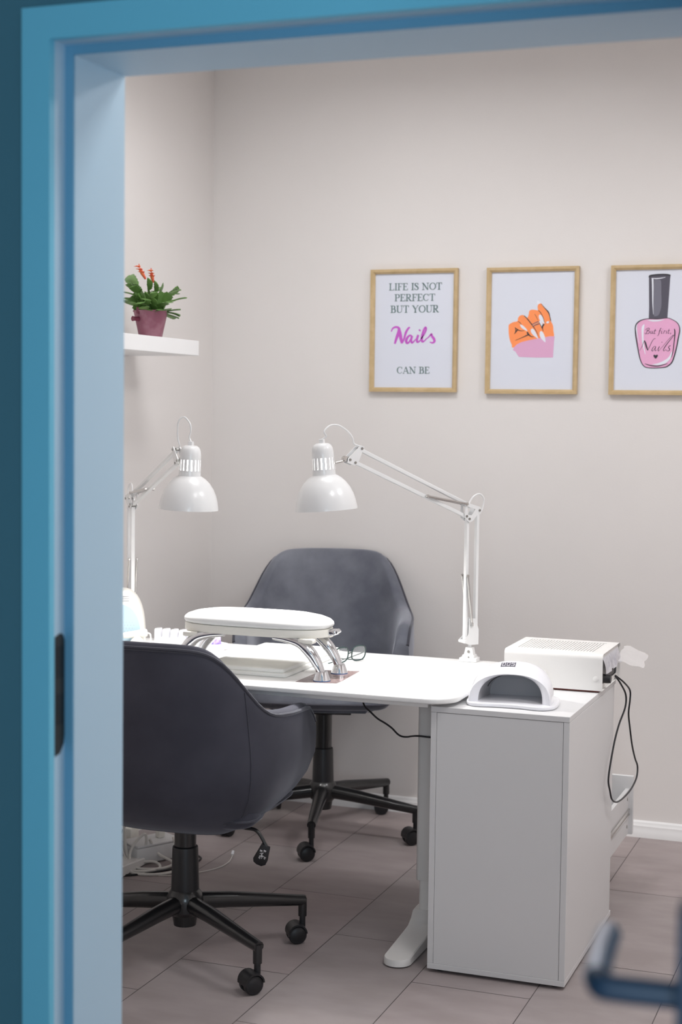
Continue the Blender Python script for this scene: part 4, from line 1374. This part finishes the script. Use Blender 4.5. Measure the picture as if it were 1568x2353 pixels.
# ================================================================== POSTERS
def stroke(mb, pts, w, n=6, smooth_=True, mi=0, z=0.0, sharp=False):
    """flat ribbon of varying width in the poster plane"""
    P = [Vector((p[0], p[1], 0)) for p in pts]
    if smooth_ and len(P) > 2:
        P = spline(P, n)
    N = len(P)
    if isinstance(w, (list, tuple)):
        ws = [interp(i / (N - 1), [(k / (len(w) - 1), x) for k, x in enumerate(w)]) for i in range(N)]
    else:
        ws = [w] * N
    L_, R_ = [], []
    for i in range(N):
        t_ = P[min(i + 1, N - 1)] - P[max(i - 1, 0)]
        t_ = t_.normalized() if t_.length > 0 else Vector((1, 0, 0))
        nn = Vector((-t_.y, t_.x, 0))
        L_.append(P[i] + nn * ws[i] / 2); R_.append(P[i] - nn * ws[i] / 2)
    z = z + 0.00005 * (len(mb.f) // 3 % 14)
    vs = [(p.x, p.y, z) for p in L_] + [(p.x, p.y, z) for p in R_]
    mb.add(vs, [(i, i + 1, N + i + 1, N + i) for i in range(N - 1)], mi)


def fill(mb, pts, z=0.0, mi=0, n=5, closed_spline=True):
    P = [Vector((p[0], p[1], 0)) for p in pts]
    if closed_spline:
        P = spline(P, n, True)
    # fan-safe triangulation of the outline
    bm = bmesh.new()
    vs = [bm.verts.new((p.x, p.y, z)) for p in P]
    f = bm.faces.new(vs)
    bmesh.ops.triangulate(bm, faces=[f], ngon_method='EAR_CLIP')
    mb.bm(bm, mi)


def make_frame(px0, px1, pz0, pz1, label):
    """local poster axes: x right, y up, z out of the wall"""
    t = thing('framed_poster', label, 'poster', ((px0 + px1) / 2, YB, (pz0 + pz1) / 2), 0, 'gold framed posters on the back wall')
    w, h = px1 - px0, pz1 - pz0
    D, B = 0.020, 0.0158
    mb = MB()
    ring_o = [(-w / 2, -h / 2), (w / 2, -h / 2), (w / 2, h / 2), (-w / 2, h / 2)]
    sect = [(0, 0.0008), (0, D), (B * 0.55, D), (B, D - 0.006), (B, 0.006)]
    P = []
    for (ix, d) in sect:
        P.append([((x - math.copysign(ix, x)), -d, (y - math.copysign(ix, y))) for (x, y) in ring_o])
    mb.grid(P, closev=True)
    mb.build('frame', 'gold', t, smooth=0)
    mb = MB()
    mb.box(-w / 2 + 0.004, w / 2 - 0.004, -0.0075, -0.0012, -h / 2 + 0.004, h / 2 - 0.004)
    mb.build('print', 'paper', t, smooth=0)
    return t, w, h


PLANE = Matrix(((1, 0, 0, 0), (0, 0, -1, 0), (0, 1, 0, 0), (0, 0, 0, 1)))   # (x, y, z) -> (x, -z, y)


def ink(mb, name, mats, t):
    mb.v = [tuple(PLANE @ Vector((x, y, z + 0.0077))) for (x, y, z) in mb.v]
    return mb.build(name, mats, t, smooth=0)


# ---- serif capitals: strokes in a unit box (width, [strokes]) ; T thick, H hairline
T_, H_ = 0.175, 0.080


def serif(x, y, w=0.30):
    return ([(x - w / 2, y), (x + w / 2, y)], H_ * 1.1)


def bowl(x, y0, y1, r, th=T_):
    ym = (y0 + y1) / 2
    return ([(x, y1 - 0.03), (x + r * 0.55, y1 - 0.035), (x + r * 0.93, y1 - (y1 - y0) * 0.2), (x + r, ym), (x + r * 0.93, y0 + (y1 - y0) * 0.2), (x + r * 0.55, y0 + 0.035), (x, y0 + 0.03)], [H_, H_, th, th * 1.1, th, H_, H_])


def ring(cx, cy, rx, ry):
    pts = [(cx + rx * math.cos(a), cy + ry * math.sin(a)) for a in [2 * PI * k / 24 for k in range(25)]]
    ws = [H_ + (T_ - H_) * abs(math.cos(2 * PI * k / 24)) ** 1.5 for k in range(25)]
    return (pts, ws)


S0, S1 = 0.025, 0.975
GL = {
    'L': (0.66, [([(0.17, 0), (0.17, 1)], T_), serif(0.17, S0), serif(0.17, S1), ([(0.1, S0), (0.58, S0)], H_), ([(0.60, 0), (0.60, 0.26)], H_)]),
    'I': (0.36, [([(0.18, 0), (0.18, 1)], T_), serif(0.18, S0), serif(0.18, S1)]),
    'F': (0.62, [([(0.17, 0), (0.17, 1)], T_), serif(0.17, S0), ([(0.02, S1), (0.56, S1)], H_), ([(0.56, 0.76), (0.56, 1)], H_), ([(0.17, 0.52), (0.42, 0.52)], H_), ([(0.42, 0.42), (0.42, 0.62)], H_)]),
    'E': (0.66, [([(0.17, 0), (0.17, 1)], T_), ([(0.02, S0), (0.58, S0)], H_), ([(0.02, S1), (0.56, S1)], H_), ([(0.56, 0.76), (0.56, 1)], H_), ([(0.60, 0), (0.60, 0.25)], H_), ([(0.17, 0.52), (0.42, 0.52)], H_), ([(0.42, 0.42), (0.42, 0.62)], H_)]),
    'S': (0.56, [([(0.44, 0.78), (0.40, 0.93), (0.27, 0.97), (0.12, 0.90), (0.09, 0.76), (0.20, 0.62), (0.36, 0.46), (0.47, 0.28), (0.42, 0.09), (0.25, 0.03), (0.11, 0.10), (0.07, 0.26)], [H_, H_, H_, T_ * .8, T_, T_ * 1.2, T_ * 1.2, T_, T_ * .8, H_, H_, H_]), ([(0.455, 0.70), (0.455, 0.98)], H_), ([(0.06, 0.02), (0.06, 0.30)], H_)]),
    'N': (0.86, [([(0.16, 0), (0.16, 1)], H_), ([(0.13, 0.98), (0.70, 0.02)], T_), ([(0.70, 0), (0.70, 1)], H_), serif(0.16, S0), serif(0.08, S1, 0.2), serif(0.70, S1)]),
    'O': (0.82, [ring(0.41, 0.5, 0.335, 0.475)]),
    'T': (0.70, [([(0.35, 0), (0.35, 1)], T_), serif(0.35, S0), ([(0.04, S1), (0.66, S1)], H_), ([(0.05, 0.74), (0.05, 1)], H_), ([(0.65, 0.74), (0.65, 1)], H_)]),
    'P': (0.64, [([(0.17, 0), (0.17, 1)], T_), serif(0.17, S0), serif(0.12, S1, 0.24), bowl(0.2, 0.46, 1.0, 0.34)]),
    'R': (0.74, [([(0.17, 0), (0.17, 1)], T_), serif(0.17, S0), serif(0.12, S1, 0.24), bowl(0.2, 0.48, 1.0, 0.33), ([(0.32, 0.5), (0.60, 0.03)], T_), serif(0.66, S0, 0.16)]),
    'C': (0.74, [([(0.62, 0.74), (0.56, 0.90), (0.40, 0.97), (0.20, 0.88), (0.09, 0.66), (0.08, 0.45), (0.15, 0.18), (0.32, 0.04), (0.50, 0.06), (0.64, 0.24)], [H_, H_, H_, T_ * .8, T_ * 1.1, T_ * 1.1, T_ * .8, H_, H_, H_]), ([(0.635, 0.68), (0.635, 0.98)], H_)]),
    'B': (0.68, [([(0.17, 0), (0.17, 1)], T_), serif(0.12, S0, 0.24), serif(0.12, S1, 0.24), bowl(0.2, 0.50, 1.0, 0.29), bowl(0.2, 0.0, 0.55, 0.36)]),
    'U': (0.80, [([(0.16, 1), (0.16, 0.34), (0.20, 0.12), (0.38, 0.03), (0.56, 0.10), (0.64, 0.32), (0.64, 1)], [T_, T_, T_, H_, H_, H_, H_]), serif(0.16, S1), serif(0.64, S1)]),
    'Y': (0.76, [([(0.10, 0.98), (0.38, 0.45)], T_), ([(0.66, 0.98), (0.38, 0.45)], H_), ([(0.38, 0), (0.38, 0.48)], T_), serif(0.38, S0), serif(0.11, S1, 0.22), serif(0.66, S1, 0.2)]),
    'A': (0.80, [([(0.38, 1.0), (0.11, 0.03)], H_), ([(0.38, 1.0), (0.67, 0.02)], T_), ([(0.2, 0.34), (0.57, 0.34)], H_), serif(0.10, S0, 0.22), serif(0.67, S0, 0.26)]),
    ' ': (0.36, []),
}


def caps(mb, txt, x0, x1, y0, y1):
    tot = sum(GL[c][0] for c in txt)
    sx = (x1 - x0) / tot
    sy = y1 - y0
    cx = x0
    sm = min(sx, sy)
    for c in txt:
        for (pts, w_) in GL[c][1]:
            cur = len(pts) > 3
            P = [(cx + p[0] * sx, y0 + p[1] * sy) for p in pts]
            ws = [q * sm for q in w_] if isinstance(w_, (list, tuple)) else w_ * sm
            stroke(mb, P, ws, 5, cur and c not in ('O',))
        cx += GL[c][0] * sx


# ---- poster one
t1, w1, h1 = make_frame(-0.7185, -0.3925, 1.5315, 1.9695, 'gold framed poster of printed words with Nails in purple, beside the polish bottle row')
t1['label'] = 'gold framed poster with four lines of grey words and one purple word'
# pixel grid of a close view of this poster -> poster plane
A1 = lambda u, v: ((u - 262) / (472 - 52) * w1 * 1.0, -((v - 384) / (676 - 92)) * h1)


def line(mb, txt, u0, u1, v0, v1):
    a, b_ = A1(u0, v1), A1(u1, v0)
    caps(mb, txt, a[0], b_[0], a[1], b_[1])


for (txt, a, b_, c, d) in (('LIFE IS NOT', 138, 395, 158, 191), ('PERFECT', 166, 363, 210, 243), ('BUT YOUR', 147, 382, 264, 298), ('CAN BE', 182, 342, 556, 588)):
    mb = MB()
    line(mb, txt, a, b_, c, d)
    ink(mb, 'lettering', 'ink_grey', t1)['label'] = 'grey serif lettering'
mb = MB()
# brush script, traced as pen strokes (close-view grid)
SC = [
    ([(152, 388), (160, 372), (174, 366), (188, 370), (190, 385), (181, 412), (170, 446)], [3, 5, 6, 7, 10, 9, 6]),
    ([(188, 372), (194, 390), (200, 420), (206, 444)], [6, 10, 10, 7]),
    ([(206, 444), (216, 420), (224, 392), (236, 372), (244, 368)], [4, 6, 7, 6, 4]),
    ([(254, 410), (244, 406), (232, 416), (226, 432), (230, 442), (240, 438), (252, 416)], [4, 5, 7, 8, 7, 5, 4]),
    ([(254, 408), (250, 428), (254, 441), (264, 434), (272, 424)], [7, 7, 6, 4, 3]),
    ([(284, 404), (278, 424), (280, 438), (290, 434), (298, 424)], [7, 7, 6, 4, 3]),
    ([(289, 385), (293, 379)], [7, 6]),
    ([(298, 424), (312, 402), (322, 378), (318, 368), (310, 382), (302, 412), (303, 434), (312, 434), (326, 420)], [3, 4, 5, 5, 6, 7, 7, 4, 3]),
    ([(326, 422), (338, 410), (347, 400), (350, 410), (360, 424), (362, 436), (352, 442), (340, 438)], [3, 4, 5, 7, 8, 7, 5, 3]),
]
for (pts, ws) in SC:
    stroke(mb, [A1(*p) for p in pts], [w_ * w1 / 420 * 1.6 for w_ in ws], 6)
ink(mb, 'script_word', 'ink_magenta', t1)['label'] = 'purple brush script word'

# ---- poster two: hand with painted nails
t2, w2, h2 = make_frame(-0.2862, 0.0405, 1.5275, 1.9675, 'gold framed poster of an orange hand with white nails')
# close view: offset (1130, 640), 0.12755 px a unit; frame centre and size in photograph pixels
A2 = lambda u, v: (((1130 + u * 0.12755) - 1225.3) / 210.5 * w2, -((640 + v * 0.12755) - 760.0) / 291.5 * h2)
X2 = lambda pts: [A2(*p) for p in pts]
mb = MB()
fill(mb, X2([(322, 850), (345, 815), (400, 785), (480, 765), (488, 715), (520, 670), (565, 657), (605, 670), (640, 712), (668, 690), (683, 640), (690, 590), (730, 562), (800, 566), (845, 575), (838, 520), (850, 470), (885, 452), (910, 460), (960, 525), (1035, 615), (1062, 690), (1085, 775), (1120, 850), (1130, 940), (1135, 1060), (1000, 1120), (700, 1150), (420, 1245), (385, 1190), (350, 1110), (328, 990)]), 0.0, 0, 4)
fill(mb, X2([(425, 1240), (480, 1185), (560, 1145), (700, 1110), (810, 1090), (980, 1060), (1060, 1042), (1155, 1046), (1145, 1130), (1132, 1425), (820, 1425), (520, 1412), (490, 1370), (455, 1315), (408, 1290)]), 0.0003, 1, 3, False)
for p in ([(535, 850), (532, 828), (560, 832), (610, 870), (650, 915), (664, 948), (620, 928), (560, 890)],
          [(725, 940), (735, 908), (765, 905), (800, 945), (838, 1020), (860, 1082), (800, 1045), (745, 990)],
          [(884, 1000), (895, 955), (930, 955), (965, 1010), (988, 1085), (990, 1150), (940, 1110), (900, 1060)],
          [(864, 690), (875, 655), (905, 660), (940, 715), (968, 815), (925, 795), (880, 745)],
          [(870, 778), (890, 765), (925, 800), (940, 822), (920, 870), (885, 820)],
          [(830, 400), (862, 410), (890, 445), (862, 462), (838, 470), (826, 430)],
          [(1000, 790), (1025, 772), (1052, 780), (1045, 803), (1015, 812)]):
    fill(mb, X2(p), 0.0006, 2, 4)
for (pts, ws) in (([(600, 668), (650, 715), (750, 840), (830, 960), (860, 1040)], [10, 14, 16, 8, 3]),
                  ([(490, 768), (530, 795), (560, 835)], [6, 9, 5]),
                  ([(660, 965), (690, 1010), (735, 1045), (785, 1050)], [26, 26, 12, 5]),
                  ([(690, 1008), (600, 1050), (450, 1115)], [24, 12, 5]),
                  ([(435, 880), (470, 905), (490, 920), (540, 940), (610, 940)], [6, 12, 14, 8, 5]),
                  ([(490, 920), (455, 960), (430, 1000)], [18, 20, 4]), ([(445, 880), (452, 925), (455, 960)], [5, 12, 16]),
                  ([(850, 575), (890, 610), (940, 700), (965, 790)], [6, 10, 9, 4]),
                  ([(790, 640), (815, 680), (850, 755)], [4, 6, 4]),
                  ([(870, 780), (930, 900), (952, 960)], [5, 12, 4]), ([(960, 822), (935, 865), (940, 905)], [30, 24, 6]),
                  ([(905, 460), (960, 525), (1035, 610), (1062, 690), (1080, 770)], [4, 9, 20, 8, 18])):
    stroke(mb, X2(pts), [w_ * 0.12755 / 210.5 * w2 for w_ in ws], 5, True, 3, 0.0007)
for (pts, w_) in (([(750, 830), (800, 800), (860, 775)], 12), ([(765, 862), (815, 835), (880, 815)], 12)):
    stroke(mb, X2(pts), w_ * 0.12755 / 210.5 * w2, 4, True, 4, 0.0008)
for (pts, w_) in (([(757, 846), (808, 818), (870, 795)], 20), ([(975, 800), (1000, 798)], 16), ([(1050, 782), (1085, 765)], 14)):
    stroke(mb, X2(pts), w_ * 0.12755 / 210.5 * w2, 4, True, 5, 0.00075)
ink(mb, 'hand_picture', ['ink_orange', 'ink_pink', 'ink_white', 'ink_black', 'ink_script', 'ink_tan'], t2)

# ---- poster three: polish bottle
t3, w3, h3 = make_frame(0.1512, 0.4775, 1.527, 1.9665, 'gold framed poster of a pink nail polish bottle with black cap')
FW3 = 222.0
A3 = lambda u, v: (((1390 + u * 0.136) - (1404.0 + FW3 / 2 - 0.005 * ((600 + v * 0.136) - 760))) / FW3 * w3, -((600 + v * 0.136) - 760.0 - 0.004 * (u * 0.136 - 90)) / 296.0 * h3)
X3 = lambda pts: [A3(*p) for p in pts]
UW = 0.136 / FW3 * w3
mb = MB()
body = [(530, 1140), (545, 1080), (590, 1030), (660, 1000), (760, 985), (900, 992), (1070, 978), (1160, 1010), (1230, 1055), (1270, 1120), (1278, 1200), (1255, 1330), (1230, 1480), (1190, 1640), (1150, 1730), (1090, 1780), (1040, 1800), (890, 1812), (750, 1806), (690, 1780), (645, 1720), (605, 1600), (565, 1400), (540, 1260)]
fill(mb, X3(body), 0.0, 0, 4)
stroke(mb, X3(body + [body[0]]), [22 * UW, 20 * UW, 12 * UW, 10 * UW, 10 * UW, 14 * UW, 20 * UW, 20 * UW, 20 * UW, 14 * UW, 12 * UW, 14 * UW, 20 * UW, 22 * UW], 4, True, 2, 0.0006)
fill(mb, X3([(745, 300), (760, 272), (830, 258), (930, 252), (1050, 258), (1108, 272), (1100, 330), (1090, 560), (1078, 800), (1068, 975), (900, 990), (755, 985), (758, 800), (752, 560)]), 0.0007, 1, 1, False)
stroke(mb, X3([(745, 300), (760, 272), (830, 258), (930, 252), (1050, 258), (1108, 272)]), [10 * UW, 26 * UW, 22 * UW, 22 * UW, 26 * UW, 18 * UW], 4, True, 2, 0.0009)
fill(mb, X3([(838, 340), (890, 338), (948, 355), (958, 560), (965, 720), (955, 830), (920, 925), (870, 945), (838, 920), (835, 700)]), 0.0010, 3, 3)
stroke(mb, X3([(795, 318), (808, 330), (815, 500), (820, 720), (832, 915)]), [6 * UW, 30 * UW, 26 * UW, 18 * UW, 6 * UW], 5, True, 4, 0.0012)
stroke(mb, X3([(790, 312), (880, 318), (960, 312), (1022, 300)]), [10 * UW, 16 * UW, 14 * UW, 6 * UW], 5, True, 4, 0.0012)
for (pts, ws) in (([(560, 1075), (548, 1150), (570, 1280), (600, 1400)], [8, 20, 14, 4]), ([(680, 1080), (660, 1130), (655, 1230), (668, 1400), (708, 1580)], [16, 44, 34, 28, 8]),
                  ([(735, 1008), (820, 1020), (930, 1018), (1020, 1002)], [6, 30, 26, 4]), ([(1155, 1540), (1120, 1640), (1040, 1710), (930, 1748), (830, 1752)], [10, 40, 56, 36, 6])):
    stroke(mb, X3(pts), [w_ * UW for w_ in ws], 5, True, 4, 0.0004)
for (pts, ws) in (([(1190, 1160), (1200, 1230), (1188, 1400), (1170, 1560), (1145, 1640)], [14, 18, 14, 12, 6]), ([(705, 1738), (800, 1768), (930, 1778), (1090, 1738)], [6, 14, 14, 6])):
    stroke(mb, X3(pts), [w_ * UW for w_ in ws], 5, True, 2, 0.0008)
fill(mb, X3([(885, 1655), (852, 1622), (848, 1598), (866, 1588), (884, 1602), (900, 1588), (920, 1594), (918, 1618)]), 0.0008, 2, 4)
ink(mb, 'bottle_picture', ['ink_rose', 'ink_dark', 'ink_black', 'ink_mid', 'ink_white'], t3)
mb = MB()
# 'But first,' in fine script
for (pts, ws) in (([(735, 1160), (728, 1200), (715, 1235), (700, 1238), (692, 1220)], [4, 7, 6, 4, 3]), ([(700, 1180), (720, 1155), (755, 1142), (770, 1158), (750, 1182), (728, 1190)], [3, 4, 5, 6, 5, 3]),
                  ([(735, 1190), (765, 1192), (772, 1212), (752, 1234), (725, 1238)], [3, 6, 7, 6, 3]),
                  ([(800, 1190), (790, 1215), (794, 1234), (812, 1228), (828, 1192)], [5, 5, 5, 4, 5]), ([(828, 1192), (820, 1218), (826, 1236), (840, 1226)], [5, 5, 5, 3]),
                  ([(872, 1160), (858, 1200), (850, 1228), (858, 1240), (872, 1228)], [5, 6, 5, 4, 3]), ([(850, 1188), (885, 1184)], [4, 4]),
                  ([(975, 1150), (962, 1148), (948, 1175), (935, 1225), (920, 1265), (905, 1275)], [3, 5, 6, 6, 4, 3]), ([(928, 1195), (965, 1188)], [4, 4]),
                  ([(982, 1190), (972, 1218), (976, 1236), (990, 1226)], [5, 5, 4, 3]), ([(992, 1165), (994, 1162)], [6, 6]),
                  ([(1008, 1238), (1016, 1210), (1024, 1190), (1032, 1194), (1042, 1192)], [5, 5, 4, 4, 3]),
                  ([(1068, 1192), (1056, 1198), (1058, 1214), (1062, 1228), (1046, 1238)], [3, 4, 5, 5, 3]),
                  ([(1102, 1162), (1090, 1205), (1086, 1232), (1098, 1236), (1110, 1222)], [5, 5, 5, 4, 3]), ([(1082, 1190), (1114, 1188)], [4, 4]),
                  ([(1128, 1226), (1130, 1238), (1122, 1252)], [6, 5, 3])):
    stroke(mb, X3(pts), [w_ * 1.7 * UW for w_ in ws], 5, True, 0, 0.0009)
ink(mb, 'lettering', 'ink_script', t3)['label'] = 'fine script lettering'
mb = MB()
# 'Nails' in large script
for (pts, ws) in (([(604, 1530), (640, 1470), (668, 1400), (690, 1350)], [3, 4, 5, 8]), ([(690, 1350), (705, 1385), (728, 1460), (750, 1515)], [8, 20, 20, 10]),
                  ([(750, 1515), (785, 1440), (825, 1355), (860, 1320), (878, 1325)], [5, 6, 6, 5, 3]),
                  ([(882, 1455), (860, 1448), (832, 1478), (818, 1515), (830, 1528), (856, 1500), (884, 1452)], [4, 4, 7, 9, 6, 4, 4]), ([(884, 1452), (872, 1495), (876, 1525), (900, 1508)], [8, 8, 6, 3]),
                  ([(945, 1450), (925, 1495), (928, 1527), (952, 1505)], [8, 9, 6, 3]), ([(982, 1385), (988, 1378)], [12, 10]),
                  ([(952, 1505), (1010, 1440), (1075, 1360), (1140, 1290), (1180, 1262), (1170, 1285), (1110, 1360), (1050, 1440), (1015, 1500), (1020, 1527), (1050, 1505)], [3, 4, 4, 5, 6, 6, 8, 10, 9, 6, 3]),
                  ([(1130, 1440), (1105, 1450), (1100, 1470), (1116, 1495), (1110, 1522), (1080, 1528), (1050, 1505)], [10, 6, 8, 10, 7, 5, 3])):
    stroke(mb, X3(pts), [w_ * 1.15 * UW for w_ in ws], 6, True, 0, 0.0010)
ink(mb, 'lettering', 'ink_black', t3)['label'] = 'large black script lettering'
